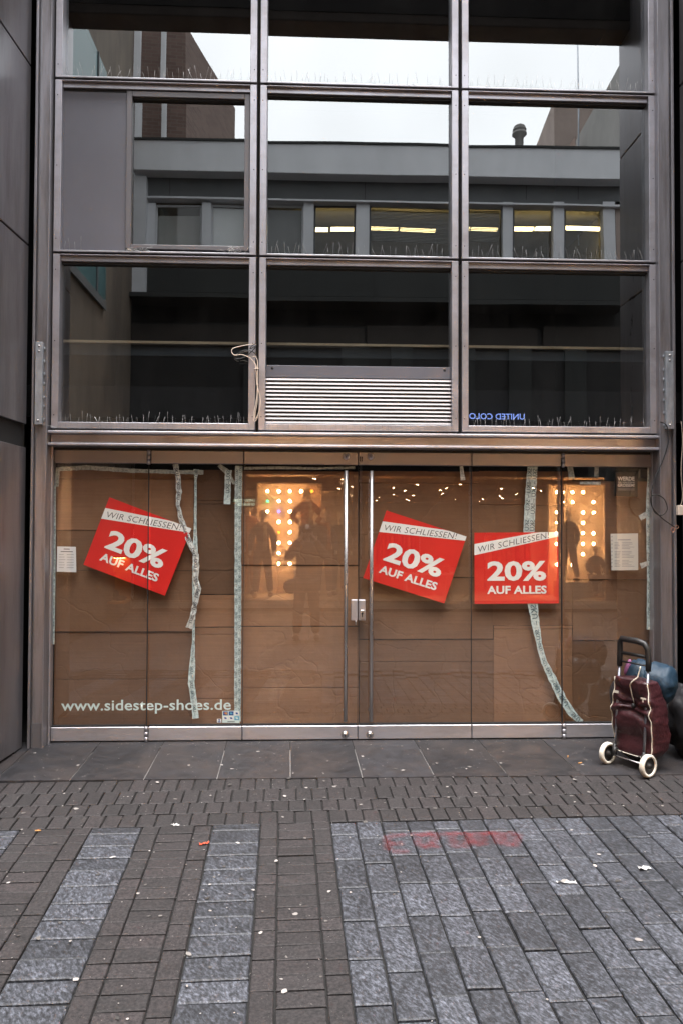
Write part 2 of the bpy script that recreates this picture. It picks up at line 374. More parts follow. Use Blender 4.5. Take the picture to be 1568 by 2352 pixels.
def place_stone(u0, u1, v0, v1):
    g = .0095; q = lambda s: round(s / .005) * .005
    a, b = q(u1 - u0 - g), q(v1 - v0 - g)
    if a < .02 or b < .02: return
    u, v = (u0 + u1) / 2 + random.gauss(0, .0012), (v0 + v1) / 2 + random.gauss(0, .0015)
    o = bpy.data.objects.new('stone', block_mesh('granite', a, b)); C.objects.link(o); o.parent = pavement
    o.matrix_basis = block_mtx(u, v, random.gauss(0, .0016), rt())
VMAX = 2.45
n = 0
for c in range(18):                               # granite field, long stones along the street crossing
    v = 0.0; u0 = c * .148
    first = random.uniform(.1, .29)
    while v < VMAX:
        l = first if v == 0 else (.29 if random.random() < .8 else random.choice((.24, .33)))
        place_stone(u0, u0 + .148, v, v + l); v += l
def gband(u0, u1):
    v = -.01
    l = .085
    while v < VMAX:
        place_stone(u0, u1, v, v + l); v += l; l = random.choice((.135, .142, .148, .15, .158))
bands = [(-.668, -.393), (-1.345, -1.06), (-2.02, -1.735), (-2.70, -2.415)]
for b_ in bands: gband(*b_)
def brick(u0, u1, v0, v1):
    u, v = (u0 + u1) / 2, (v0 + v1) / 2
    p = pave_pos(u, v)
    if p.y > -.70: return
    brick_list.append((( p - CAM).length, p, u + random.gauss(0, .001), v + random.gauss(0, .001), u1 - u0 - .0075, v1 - v0 - .0085, random.gauss(0, .0014) - (.004 if v0 < -.6 else 0), rt()))
rows = [(-.94, -.74), (-.74, -.54), (-.54, -.34), (-.34, -.18), (-.18, -.01)]
for k, (v0, v1) in enumerate(rows):
    u = -3.1 + (.05 if k % 2 else 0) + random.uniform(0, .02)
    while u < 2.7:
        brick(u, u + .1, v0, v1); u += .1
for u0 in (-.393, -1.06, -1.735, -2.415, -3.1):
    un = u0 + (.393 if u0 == -.393 else .392)
    for a, b_ in ((u0, u0 + .098), (un - .098, un)):
        v = -.01 + random.uniform(-.02, 0)
        while v < VMAX:
            l = random.choice((.1, .1, .1, .2, .12)); brick(a, b_, v, v + l); v += l
    v = -.01
    while v < VMAX:
        l = random.choice((.1, .1, .1, .104, .098)); brick(u0 + .098, un - .098, v, v + l); v += l
def in_view(p):
    q = ROT.transposed() @ (p - CAM)
    if q.z > -.1: return False
    x, y = 784 + FPX * q.x / -q.z, 1176 - FPX * q.y / -q.z
    return -40 < x < 1610 and y < 2400
vis = sorted([b_ for b_ in brick_list if in_view(b_[1])], key=lambda b_: b_[0])
near = set(id(b_) for b_ in vis[:292])
mass = MB()
for b_ in brick_list:
    _, p, u, v, a, b2, dz, t = b_
    q = lambda s: round(s / .004) * .004
    if id(b_) in near:
        o = bpy.data.objects.new('brick', block_mesh('brick', q(a), q(b2))); C.objects.link(o); o.parent = pavement
        o.matrix_basis = block_mtx(u, v, dz, t)
    else:
        vs, fs = chamfer_block(a, b2, c=.003); mt = block_mtx(u, v, dz, t)
        mass.add([mt @ Vector(p_) for p_ in vs], fs)
bm_o = mass.build('brick_paving', 'brick_mass', pavement, kind='stuff')

# door threshold: dark stone slabs with light joints
M['slab'] = mat('threshold_slab', (.020, .0195, .022), .5, 0, .45, 14, (1, 1, 1), .12, 120, rnd=.35, dirt=(.042, .034, .032), dirt_amt=.85, dscale=2.6)
M['slab_joint'] = mat('slab_joint', (.2, .19, .18), .8, 0, .2, 8)
SLAB_D = -G(600, 1788).y
thr = MB()
DZ = -.028
def thr_z(y): return DZ + (SL * -SLAB_D - DZ) * min(1.0, -y / SLAB_D) if y < 0 else DZ
def gh(y): return thr_z(y) if y > -SLAB_D else SL * y
thr.add([(-3.2, .14, DZ - .006), (3.6, .14, DZ - .006), (3.6, 0, DZ - .006), (-3.2, 0, DZ - .006), (3.6, -SLAB_D + .004, thr_z(-SLAB_D) - .003), (-3.2, -SLAB_D + .004, thr_z(-SLAB_D) - .003)],
        [(0, 3, 2, 1), (3, 5, 4, 2)])
threshold = thr.build('door_step', 'slab_joint', kind='structure'); tag(threshold, 'dark stone slab threshold along the foot of the doors')
xs_ = [G(a, b_).x for a, b_ in ((160, 1793), (330, 1791), (498, 1791), (667, 1790), (832, 1786), (998, 1784), (1168, 1784), (1340, 1786))]
xs_ = [xs_[0] - 1.93, xs_[0] - 1.45, xs_[0] - .97, xs_[0] - .485] + xs_ + [xs_[-1] + .485, xs_[-1] + .97]
for i in range(len(xs_) - 1):
    a, b_ = xs_[i] + .003, xs_[i + 1] - .003
    s0 = -.03; y1 = -SLAB_D
    vs = [(a + s0 * 0, .135, DZ), (b_, .135, DZ), (b_, 0, DZ), (b_, y1, thr_z(y1)), (a, y1, thr_z(y1)), (a, 0, DZ)]
    # joints lean a little to the left going in
    vs = [(x - .024 * (y - y1), y, z + .001) for x, y, z in vs]
    low = [(x, y, z - .05) for x, y, z in vs]
    mb = MB().add(vs + low, [(5, 2, 1, 0), (4, 3, 2, 5), (4, 10, 9, 3), (3, 9, 8, 2), (2, 8, 7, 1), (0, 6, 11, 5), (5, 11, 10, 4)])
    mb.f = [tuple(reversed(f)) if k < 2 else f for k, f in enumerate(mb.f)]
    mb.build('slab', 'slab', threshold)

# ================================================================== THE SHOP BUILDING
shop = thing('shop_building', 'closed shop with steel and glass front above boarded glass doors', 'shop', (0, 0, 0))
JX = dict(b1l=ax([(129, 150), (117, 950)]), b1r=ax([(590, 250), (587, 900)]), b2l=ax([(598, 250), (594.5, 900)]), b2r=ax([(1051.5, 200), (1052, 950)]),
          b3l=ax([(1059, 200), (1060.5, 900)]), b3r=ax([(1502.5, 200), (1508, 900)]))
bays = [(JX['b1l'], JX['b1r']), (JX['b2l'], JX['b2r']), (JX['b3l'], JX['b3r'])]
zj1 = az([(350, 186), (820, 199), (1300, 210.5)]); zj2 = az([(350, 583.5), (834, 594.5), (1300, 600.5)])
zb3 = az([(350, 984), (600, 987.5), (1300, 994.5)])
zbt = az([(120, 988.4), (800, 993.5), (1450, 1001)], -.04); zbb = az([(120, 1024), (1450, 1032)], -.04)
ZTOP = 6.25
rowz = [(zj1 + .010, ZTOP), (zj2 + .010, zj1 - .008), (zb3, zj2 - .008)]
WS, GY = .052, .075
win = {}
def pane(name, x0, x1, z0, z1, y, m, parent, tilt=(0, 0)):
    me = MB().box(-(x1 - x0) / 2, (x1 - x0) / 2, -.004, .004, -(z1 - z0) / 2, (z1 - z0) / 2).mesh(name)
    # only the front face carries the coated glass; keep it a thin real pane
    o = link(name, me, m); o.parent = parent
    o.matrix_basis = Matrix.Translation(((x0 + x1) / 2, y, (z0 + z1) / 2)) @ Matrix.Rotation(R(tilt[0]), 4, 'X') @ Matrix.Rotation(R(tilt[1]), 4, 'Z')
    return o
def sheet(name, x0, x1, z0, z1, y, m, parent, tilt=(0, 0)):
    hx, hz = (x1 - x0) / 2, (z1 - z0) / 2
    me = MB().add([(-hx, 0, -hz), (hx, 0, -hz), (hx, 0, hz), (-hx, 0, hz)], [(0, 1, 2, 3)]).mesh(name)
    o = link(name, me, m); o.parent = parent
    o.matrix_basis = Matrix.Translation(((x0 + x1) / 2, y, (z0 + z1) / 2)) @ Matrix.Rotation(R(tilt[0]), 4, 'X') @ Matrix.Rotation(R(tilt[1]), 4, 'Z')
    return o
sill_h = [.014, .014, .048]
for r in range(3):
    for c in range(3):
        x0, x1 = bays[c]; z0, z1 = rowz[r]; sh = sill_h[r]
        w_ = MB().box(x0, x0 + WS, 0, .11, z0, z1).box(x1 - WS, x1, 0, .11, z0, z1)
        w_.box(x0 + WS, x1 - WS, 0, .11, z1 - .007, z1)
        w_.box(x0 + WS, x1 - WS, .028, .11, z1 - .046, z1 - .0075)
        w_.box(x0 + WS, x1 - WS, .004 if r == 2 else 0, .11, z0, z0 + sh)
        f = w_.build('window', 'alu', shop, bevel=.0025)
        win[(r, c)] = f
        MB().box(x0 + WS + .001, x1 - WS - .001, .045, .10, z1 - .062, z1 - .047).build('gasket', 'gasket', f)
        for s_ in (0, 1):                         # screw heads
            for zz in (z0 + .10, (z0 + z1) / 2, z1 - .12):
                if r == 0 and zz > 5.6: continue
                xx = x0 + .02 if s_ == 0 else x1 - .02
                MB().lathe([(.0045, 0), (.004, .0015), (.0, .002)], (xx, 0, zz), (0, -1, 0), 8).build('screw', 'gasket', f)
TI = {(0, 0): (.10, .08), (0, 1): (-.12, .03), (0, 2): (-.06, -.10), (1, 1): (.03, .02), (1, 2): (.06, -.07), (2, 0): (.05, .06), (2, 1): (.02, 0), (2, 2): (-.04, -.04)}
for (r, c), f in win.items():
    if (r, c) == (1, 0): continue
    x0, x1 = bays[c]; z0, z1 = rowz[r]
    zz0 = z0 + sill_h[r]
    if (r, c) == (2, 1): zz0 = F(820, 842, .07).z
    sheet('window_pane', x0 + WS - .004, x1 - WS + .004, zz0 - .004, z1 - .055, GY, 'glass_up', f, TI[(r, c)])
# opening casement and grey infill panel of the middle left window
f = win[(1, 0)]; x0, x1 = bays[0]; z0, z1 = rowz[1]
xp = F(290, 400, .05).x
MB().box(x0 + WS, xp, .05, .08, z0 + .014, z1 - .047).build('infill_panel', 'panel_grey', f)
cx0, cx1, cz0, cz1 = xp + .004, x1 - WS - .003, F(430, 573, .03).z, F(430, 212, .03).z
cs = MB(); ct = .042
cs.box(cx0, cx0 + ct, .03, .09, cz0, cz1).box(cx1 - ct, cx1, .03, .09, cz0, cz1).box(cx0 + ct, cx1 - ct, .03, .09, cz0, cz0 + ct * .8).box(cx0 + ct, cx1 - ct, .03, .09, cz1 - ct, cz1)
cas = cs.build('casement', 'casement', f, bevel=.003)
MB().box(cx0 + ct, cx1 - ct, .045, .09, cz1 - ct - .012, cz1 - ct - .001).build('gasket', 'gasket', f)
sheet('window_pane', cx0 + ct - .004, cx1 - ct + .004, cz0 + ct * .8 - .004, cz1 - ct - .006, GY, 'glass_up', f, (.02, .05))
# ventilation louvre under the middle window
lx0, lx1 = bays[1][0] + WS, bays[1][1] - WS
lz0 = rowz[2][0] + .048; lzt = F(820, 842, .05).z; lzp = F(820, 870, .05).z
lv = MB().box(lx0 + .001, lx1 - .001, .035, .06, lzp, lzt).build('louvre', 'panel_grey', shop, bevel=.002)
for xx in (lx0 + .05, lx1 - .05):
    MB().lathe([(.011, 0), (.008, .004), (0, .005)], (xx, .035, lzt - .022), (0, -1, 0), 10).build('fixing_hole', 'gasket', lv)
MB().box(lx0, lx1, .10, .112, lz0, lzp).build('louvre_backing', 'dark', lv)
ns = 12; pitch = (lzp - lz0) / ns
for i in range(ns):
    zc = lz0 + (i + .55) * pitch  # slat
    MB().add([(lx0 + .001, .03, zc - .007), (lx1 - .001, .03, zc - .007), (lx1 - .001, .036, zc + .006), (lx0 + .001, .036, zc + .006),
              (lx0 + .001, .075, zc + .018), (lx1 - .001, .075, zc + .018), (lx1 - .001, .075, zc + .022), (lx0 + .001, .075, zc + .022), (lx0 + .001, .033, zc - .009), (lx1 - .001, .033, zc - .009)],
             [(0, 1, 2, 3), (3, 2, 6, 7), (8, 4, 5, 9), (0, 8, 9, 1), (4, 7, 6, 5)]).build('slat', 'slat', lv)
# dark backing behind the joints
bk = MB()
for xa, xb in ((bays[0][0] - .06, bays[0][0] + .02), (bays[0][1] - .02, bays[1][0] + .02), (bays[1][1] - .02, bays[2][0] + .02), (bays[2][1] - .02, bays[2][1] + .08)):
    bk.box(xa, xb, .112, .2, zbt - .02, ZTOP)
for z_ in (zj1, zj2, zb3 - .01): bk.box(bays[0][0] + .03, bays[2][1] - .03, .113, .19, z_ - .03, z_ + .03)
bk.build('joint_backing', 'dark', shop)
# spandrel beam: steel channel with bright flanges
bx0, bx1 = F(110, 1005, -.04).x, F(1517, 1018, -.04).x
hb = zbt - zbb; th = .020
be = MB().box(bx0, bx1, -.04, .13, zbt - th, zbt).box(bx0, bx1, -.04, .13, zbb, zbb + th).box(bx0 + .001, bx1 - .001, .028, .06, zbb + th, zbt - th)
be.build('beam', 'alu', shop, bevel=.004)
# columns: rolled steel sections beside the glazing
def column(pxs_top, pxs_bot, side):
    xa = ax([(pxs_top[0], 100), (pxs_bot[0], 1000)], -.06); xb = ax([(pxs_top[1], 100), (pxs_bot[1], 1000)], -.06)
    m_ = MB(); zt, zb = ZTOP, -.07; W_ = xb - xa; s = side
    # profile along x (from the wall side to the door side)
    def X(t): return xa + W_ * t if s > 0 else xb - W_ * t
    def bx(t0, t1, y0, y1):
        a, b_ = sorted((X(t0), X(t1))); m_.box(a, b_, y0, y1, zb, zt)
    bx(0, .16, -.06, .14); bx(.16, .26, -.028, .14); bx(.26, .90, -.045, .14); bx(.90, 1.0, -.06, .14)
    return m_.build('column', 'column', shop, bevel=.003), xa, xb
colL, cl0, cl1 = column((82, 119), (73, 108), 1)
colR, cr0, cr1 = column((1508, 1546), (1515, 1551), -1)
MB().box(cl0 + .03, cl1 - .015, -.0475, -.045, -.06, F(95, 1662, -.05).z).build('foot_plate', 'casement', colL)
MB().box(cr0 + .015, cr1 - .03, -.0475, -.045, -.06, F(1530, 1655, -.05).z).build('foot_plate', 'casement', colR)
for nm, col, (xa, xb, za, zb) in (('l', colL, (F(81, 880, -.08).x, F(98, 880, -.08).x, F(90, 975, -.08).z, F(90, 785, -.08).z)), ('r', colR, (F(1528, 890, -.08).x, F(1546, 890, -.08).x, F(1537, 985, -.08).z, F(1537, 807, -.08).z))):
    b_ = MB().box(xa, xb, -.082, -.072, za, zb).box(xa if nm == 'r' else xb - .006, xa + .006 if nm == 'r' else xb, -.072, -.046, za, zb).build('bracket', 'galv', col, bevel=.002)
    for k in (za + .03, zb - .03, zb - .07):
        MB().lathe([(.008, 0), (.007, .006), (0, .007)], ((xa + xb) / 2, -.082, k), (0, -1, 0), 8).build('bolt', 'steel', b_)
    for k in range(7):
        zz = za + (zb - za) * (k + .5 + random.uniform(-.2, .2)) / 7; xx = xa - .004 if nm == 'r' else xb + .004
        MB().ball((xx, -.05, zz), .006, .006, .014, 6, 5).build('weld_bead', 'galv', b_)

# ------------------------------------------------------------------ doors: frameless glass leaves between metal rails
YD = .10                                          # front of the rails
dx = [F(120, 1350, YD).x, F(340, 1350, YD).x, F(558.5, 1350, YD).x, F(822, 1350, YD).x, F(1082.5, 1350, YD).x, F(1292.5, 1350, YD).x, F(1498, 1350, YD).x]
hz1 = az([(200, 1034), (820, 1039), (1400, 1043)], YD); hz0 = az([(200, 1063), (820, 1068), (1400, 1072)], YD)
rz1 = az([(200, 1671.5), (820, 1666), (1300, 1663)], YD); rz0 = DZ + .010
leaves = []
for i in range(6):
    a, b_ = dx[i] + .003, dx[i + 1] - .003
    if i in (0, 4): b_ -= .012
    if i in (1, 5): a += .012
    lf = MB().box(a, b_, YD, YD + .05, rz0, rz1).build('door', 'alu_low', shop, bevel=.003)
    MB().box(a, b_, YD, YD + .05, hz0, hz1).build('top_rail', 'shaded_rail', lf, bevel=.003)
    sheet('door_glass', a - .001, b_ + .001, rz1 - .005, hz0 + .005, YD + .025, 'glass_door', lf, (random.uniform(-.03, .03), random.uniform(-.04, .04)))
    MB().box(a + .002, b_ - .002, YD + .01, YD + .04, rz1 + .0005, rz1 + .012).build('glazing_strip', 'gasket', lf)
    if i < 5: MB().box(b_ + .0012 if i not in (0, 4) else b_ + .007, b_ + .0048 if i not in (0, 4) else b_ + .013, YD + .016, YD + .034, rz1 + .004, hz0 - .004).build('glass_edge', 'gasket', lf)
    leaves.append(lf)
for i, (pt, pb) in ((0, (340, 337)), (4, (1292.5, 1296))):
    for z0, z1 in ((rz0 - .008, rz1 + .008), (hz0 - .01, hz1 + .006)):
        xx = dx[i + 1]; h = z1 - z0; hg = MB()
        for k in range(3): hg.tube([(xx, YD - .006, z0 + h * (k / 3) + .002), (xx, YD - .006, z0 + h * (k + 1) / 3 - .003)], .013, 10)
        hg.build('hinge', 'alu_low', leaves[i])
for i in (2, 3):
    xx = F(794 if i == 2 else 852.5, 1350, YD - .07).x
    z0, z1 = F(820, 1658, YD - .07).z, F(820, 1081, YD - .07).z
    h = MB().tube([(xx, YD - .06, z0), (xx, YD - .06, z1)], .0145, 14).build('bar_handle', 'steel', leaves[i])
    for zz in (F(820, 1630, YD).z, F(820, 1104, YD).z):
        MB().tube([(xx, YD - .06, zz), (xx, YD + .02, zz)], .008, 8).tube([(xx, YD - .0, zz), (xx, YD + .022, zz)], .018, 10).build('handle_bracket', 'steel', h)
    for px_, py_ in (((795 if i == 2 else 850.5), 1048.5), ((792 if i == 2 else 849), 1687)):
        p = F(px_, py_, YD); 
        lk = MB().lathe([(.027, 0), (.027, .003), (.022, .005), (.014, .005), (.014, .009), (0, .009)], (p.x, YD, p.z), (0, -1, 0), 20).build('lock_cylinder', 'alu_low' if py_ < 1300 else 'steel', leaves[i])
        MB().box(p.x - .003, p.x + .003, YD - .0105, YD - .009, p.z - .016, p.z + .004).build('keyhole', 'gasket', lk)
        MB().lathe([(.0285, -.001), (.0285, .0012), (.027, .0015)], (p.x, YD, p.z), (0, -1, 0), 20).build('rosette', 'gasket', lk)
    a, b_ = (F(806, 1400, YD - .02).x, F(821, 1400, YD - .02).x) if i == 2 else (F(823.5, 1400, YD - .02).x, F(839, 1400, YD - .02).x)
    z0, z1 = F(820, 1425.5, YD - .02).z, F(820, 1378, YD - .02).z
    lb = MB().box(a, b_, YD - .012, YD + .03, z0, z1).build('lock_case', 'white_print' if False else 'alu_low', leaves[i], bevel=.003)
    if i == 3:
        MB().box(a + .011, b_ - .011, YD - .022, YD - .012, z0 + .012, z0 + .082).build('key_shield', 'steel', lb, bevel=.002)
        MB().lathe([(.008, 0), (.008, .004), (0, .005)], ((a + b_) / 2, YD - .022, z0 + .056), (0, -1, 0), 10).box((a + b_) / 2 - .003, (a + b_) / 2 + .003, YD - .026, YD - .022, z0 + .028, z0 + .052).build('keyhole', 'gasket', lb)
    else:
        MB().tube([((a + b_) / 2 + .012, YD - .004, z0), ((a + b_) / 2 + .012, YD - .004, z0 - .035)], .006, 6).build('key_stub', 'steel', lb)
for s_ in (-1, 1):
    xx = dx[3] + .02 + s_ * .007
    MB().tube([(xx, YD - .002, F(828, 1049, YD).z), (xx, YD - .002, F(828, 1060, YD).z)], .004, 6).build('bolt_pin', 'gasket', leaves[3])
# jambs beside the doors
for xa, xb in ((cl1 + .002, dx[0] - .002), (dx[6] + .002, cr0 - .002)):
    MB().box(xa, xb, .07, .15, -.06, zbb - .001).box((xa + xb) / 2, (xa + xb) / 2 + .012, .045, .07, -.06, zbb - .001).build('jamb', 'alu_low', shop, bevel=.002)
MB().box(dx[0] - .05, dx[6] + .05, .155, .2, hz1 - .02, zbb + .05).box(dx[0] - .002, dx[6] + .002, YD + .012, .15, hz1 + .002, zbb - .001).build('head_gap', 'dark', shop)
MB().box(dx[0], dx[6], YD + .01, YD + .04, DZ - .012, rz0 - .001).build('floor_seal', 'gasket', shop)

# ------------------------------------------------------------------ interior behind the glass
IX0, IX1 = cl0 - .4, cr1 + .4
fl_z = F(800, 905, .5).z
room = MB()
room.box(IX0, IX1, 4.2, 4.3, -.05, 7.2).box(IX0 - .1, IX0, .2, 4.2, -.05, 7.2).box(IX1, IX1 + .1, .2, 4.2, -.05, 7.2).box(IX0, IX1, .2, 4.2, 7.1, 7.2)
room.box(IX0, IX1, .25, 4.2, fl_z - .25, fl_z).box(IX0, IX1, .2, 4.2, -.15, -.06)
room.build('inner_room', 'room', shop)
rl = F(820, 793.5, .22)
MB().box(bays[0][0], bays[2][1], .2, .24, rl.z - .010, rl.z + .010).build('inner_rail', 'beige_rail', shop)
MB().box(bays[0][0], bays[2][1], .23, .25, F(820, 822, .22).z, rl.z - .012).build('rail_panel', 'blue_panel', shop)
# recess: head, outer walls of the building round the opening
zl = (RF(300, 48, 1.0).z + RF(1400, 78, 1.0).z) / 2
YW = -1.02
MB().box(-3.2, 4.2, .3, 4.3, ZTOP + .9, 9.2).build('upper_wall', 'lintel', shop)
MB().box(-3.0, 4.2, .0, .299, ZTOP + .002, 9.2).build('upper_facade', 'clad', shop)
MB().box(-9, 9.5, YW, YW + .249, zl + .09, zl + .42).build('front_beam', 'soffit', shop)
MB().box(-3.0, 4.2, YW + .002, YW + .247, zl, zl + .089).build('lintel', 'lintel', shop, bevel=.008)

# ------------------------------------------------------------------ side walls of the recess: metal cladding
def side_wall(base, dirv, side, name, label, joints, zgap, zbot, smax):
    d = Vector((dirv.x, dirv.y, 0)).normalized(); nrm = Vector((d.y, -d.x, 0)) * side
    mt = Matrix(((d.x, nrm.x, 0, base.x), (d.y, nrm.y, 0, base.y), (0, 0, 1, 0), (0, 0, 0, 1)))   # local x outwards along the wall, local y into the wall
    t = thing(name, label, 'wall', (base.x, base.y, 0))
    zs = [ZTOP + 1.2] + joints
    for i in range(len(zs) - 1):
        for s0, s1 in ((.03, smax),):
            MB().box(s0, s1, 0, .03, zs[i + 1] + .008, zs[i] - .008, mt).build('cladding_panel', 'clad', t, bevel=.003)
    MB().box(.03, smax, 0, .03, zbot, zgap, mt).build('cladding_panel', 'clad', t, bevel=.003)
    MB().box(-.02, smax + .002, .034, .4, -.06, zl + .3, mt).build('backing', 'dark', t)
    for s in (.12, .55, .9):
        MB().box(s, s + .04, .004, .03, -.08, zbot - .002, mt).build('support_foot', 'dark', t)
    return t, mt, d, nrm
bl = Vector((F(67, 800, -.03).x, -.03, 0)); dl = -(ray(800, 1230)); dl.z = 0
WL, WLM, dlv, nlv = side_wall(bl, dl, 1, 'clad_wall', 'dark grey metal clad side wall left of the doors',
    [F(74, 148, -.08).z, F(68, 561, -.08).z, F(62, 977, -.06).z], F(62, 1028, -.06).z, F(64, 1716, -.06).z, 1.0)
rend = RF(1440, 700, 1.0); brr = Vector((F(1559, 800, -.03).x, -.03, 0)); drv = Vector((rend.x, -1.0, 0)) - brr
WR, WRM, drr, nrr = side_wall(brr, drv, -1, 'clad_wall', 'grey metal clad side wall right of the doors behind the trolley',
    [F(1556, 195, -.08).z, F(1560, 600, -.08).z, F(1562, 991, -.06).z], F(1562, 1039, -.06).z, F(1560, 1705, -.06).z, 1.0)
for s_, e in ((1, WLM @ Vector((1.0, 0, 0))), (-1, WRM @ Vector((1.0, 0, 0)))):   # front walls of the building beside the recess
    xa, xb = (-9, e.x - .003) if s_ == 1 else (e.x + .003, 9.5)
    MB().box(xa, xb, YW - .001, YW + .2, -.2, zl + .089).build('front_wall', 'lintel', shop)
    MB().box(*((-9, e.x - .3) if s_ == 1 else (e.x + .3, 9.5)), YW + .001, .3, zl + .421, 9.2).build('storey_blocker', 'lintel', shop)  # unseen storey raised to cut side light, so light comes from above

# ================================================================== CARDBOARD behind the doors
def card_mat():
    m, t, b = nmat('cardboard'); N = t.nodes.new; L = t.links.new
    tc = N('ShaderNodeTexCoord'); oi = N('ShaderNodeObjectInfo')
    n1 = N('ShaderNodeTexNoise'); n1.inputs['Scale'].default_value = 2.2; n1.inputs['Detail'].default_value = 6; n1.inputs['Roughness'].default_value = .65
    mp = N('ShaderNodeMapping'); L(tc.outputs['Object'], mp.inputs[0]); mu = N('ShaderNodeMath'); mu.operation = 'MULTIPLY'; mu.inputs[1].default_value = 29
    L(oi.outputs['Random'], mu.inputs[0]); L(mu.outputs[0], mp.inputs['Location']); L(mp.outputs[0], n1.inputs['Vector'])
    n2 = N('ShaderNodeTexNoise'); n2.inputs['Scale'].default_value = 1; n2.inputs['Detail'].default_value = 3
    m2 = N('ShaderNodeMapping'); m2.inputs['Scale'].default_value = (3, 3, 110); L(tc.outputs['Object'], m2.inputs[0]); L(m2.outputs[0], n2.inputs['Vector'])
    cr = N('ShaderNodeValToRGB'); e = cr.color_ramp.elements
    e[0].position = .3; e[0].color = (.185, .090, .047, 1); e[1].position = .7; e[1].color = (.25, .128, .070, 1); L(n1.outputs['Fac'], cr.inputs[0])
    r2 = N('ShaderNodeMapRange'); r2.inputs[1].default_value = .3; r2.inputs[2].default_value = .7; r2.inputs[3].default_value = .92; r2.inputs[4].default_value = 1.06; L(n2.outputs['Fac'], r2.inputs[0])
    sp = N('ShaderNodeSeparateColor'); L(oi.outputs['Color'], sp.inputs[0])
    mm = N('ShaderNodeMath'); mm.operation = 'MULTIPLY'; L(r2.outputs[0], mm.inputs[0]); L(sp.outputs[0], mm.inputs[1])
    vm = N('ShaderNodeVectorMath'); vm.operation = 'SCALE'; L(cr.outputs[0], vm.inputs[0]); L(mm.outputs[0], vm.inputs['Scale'])
    L(vm.outputs[0], b.inputs['Base Color']); b.inputs['Roughness'].default_value = .85
    bu = N('ShaderNodeBump'); bu.inputs['Strength'].default_value = .12; bu.inputs['Distance'].default_value = .003
    L(n2.outputs['Fac'], bu.inputs['Height'])
    vo = N('ShaderNodeTexVoronoi'); vo.feature = 'DISTANCE_TO_EDGE'; vo.inputs['Scale'].default_value = 2.3                # faint handling creases
    nz = N('ShaderNodeTexNoise'); nz.inputs['Scale'].default_value = 4; L(mp.outputs[0], nz.inputs['Vector'])
    mxv = N('ShaderNodeMix'); mxv.data_type = 'VECTOR'; mxv.inputs[0].default_value = .25; L(mp.outputs[0], mxv.inputs[4]); L(nz.outputs['Color'], mxv.inputs[5]); L(mxv.outputs[1], vo.inputs['Vector'])
    cz_ = N('ShaderNodeMapRange'); cz_.inputs[2].default_value = .02; L(vo.outputs['Distance'], cz_.inputs[0])
    b2 = N('ShaderNodeBump'); b2.inputs['Strength'].default_value = .35; b2.inputs['Distance'].default_value = .004; L(cz_.outputs[0], b2.inputs['Height']); L(bu.outputs[0], b2.inputs['Normal'])
    b3 = N('ShaderNodeBump'); b3.inputs['Strength'].default_value = .5; b3.inputs['Distance'].default_value = .02; L(n1.outputs['Fac'], b3.inputs['Height']); L(b2.outputs[0], b3.inputs['Normal'])
    L(b3.outputs[0], b.inputs['Normal'])
    return m
M['card'] = card_mat()
YC = .185
def card(x0p, y0p, x1p, y1p, tone, label, creases=(), dy=0.0, yy=None):
    y = (YC if yy is None else yy) + dy
    xm, ym = (x0p + x1p) / 2, (y0p + y1p) / 2
    x0, x1 = F(x0p, ym, y).x + .003, F(x1p, ym, y).x - .003; z1, z0 = F(xm, y0p, y).z - .005, F(xm, y1p, y).z + .005
    nx = max(3, int((x1 - x0) / .07)); zs = sorted(set([z0 + (z1 - z0) * k / 10 for k in range(11)]))
    cz = [F(xm, c_, y).z for c_ in creases]
    for c_ in cz: zs += [c_ - .004, c_, c_ + .004]
    zs = sorted(zs); vs = []; ph = random.uniform(0, 6); px_ = random.uniform(0, 6); amp = .0022
    from mathutils import noise
    for back in (0, 1):
        for z in zs:
            for i in range(nx + 1):
                x = x0 + (x1 - x0) * i / nx
                d = amp * noise.noise(Vector((x * 1.7 + ph, z * 1.9, px_))) + .0007 * noise.noise(Vector((x * 9, z * 9, ph)))
                if any(abs(z - c_) < .001 for c_ in cz): d += .007
                e = 0.0
                if i in (0, nx): e = .002 * noise.noise(Vector((z * 30, ph, 1)))
                vs.append((x + e, y + d + back * .005, z + (.0025 * noise.noise(Vector((x * 25, ph, 3))) if z in (zs[0], zs[-1]) else 0)))
    n_ = nx + 1; mz = len(zs); fs = []; off = n_ * mz
    for j in range(mz - 1):
        for i in range(nx):
            a = j * n_ + i; fs.append((a, a + 1, a + n_ + 1, a + n_)); fs.append((off + a, off + a + n_, off + a + n_ + 1, off + a + 1))
    for i in range(nx):
        fs.append((i, off + i, off + i + 1, i + 1)); a = (mz - 1) * n_ + i; fs.append((a, a + 1, off + a + 1, off + a))
    for j in range(mz - 1):
        a = j * n_; fs.append((a, a + n_, off + a + n_, off + a)); a = j * n_ + nx; fs.append((a, off + a, off + a + n_, a + n_))
    o = MB().add(vs, fs).build('cardboard_sheet', 'card', label=label, cat='cardboard', group='cardboard sheets behind the doors')
    tone = max(.3, 1 + (tone - .90) * 1.5); o.color = (tone, tone, tone, 1); return o
card(127, 1079, 446, 1219, 1.0, 'pale brown cardboard sheet behind the upper half of the tilted left poster', (1100,))
card(127, 1217, 446, 1311, .78, 'cardboard strip behind the small white notice by the left column', (), .006)
card(124, 1309, 445, 1452, .74, 'darker cardboard sheet just below the tilted left poster', (), .0)
card(124, 1451, 444, 1668, .70, 'large dark cardboard sheet behind the white web address at lower left', (1560,), .008)
card(444, 1078, 549, 1366, .62, 'narrow dark cardboard sheet left of the wide vertical tape', (1150, 1158, 1310), .018)
card(441, 1365, 549, 1441, .98, 'small light cardboard piece low between the two hanging tapes', (), .010)
card(441, 1440, 549, 1668, .95, 'light cardboard sheet above the payment card sticker', (1457, 1605), .012)
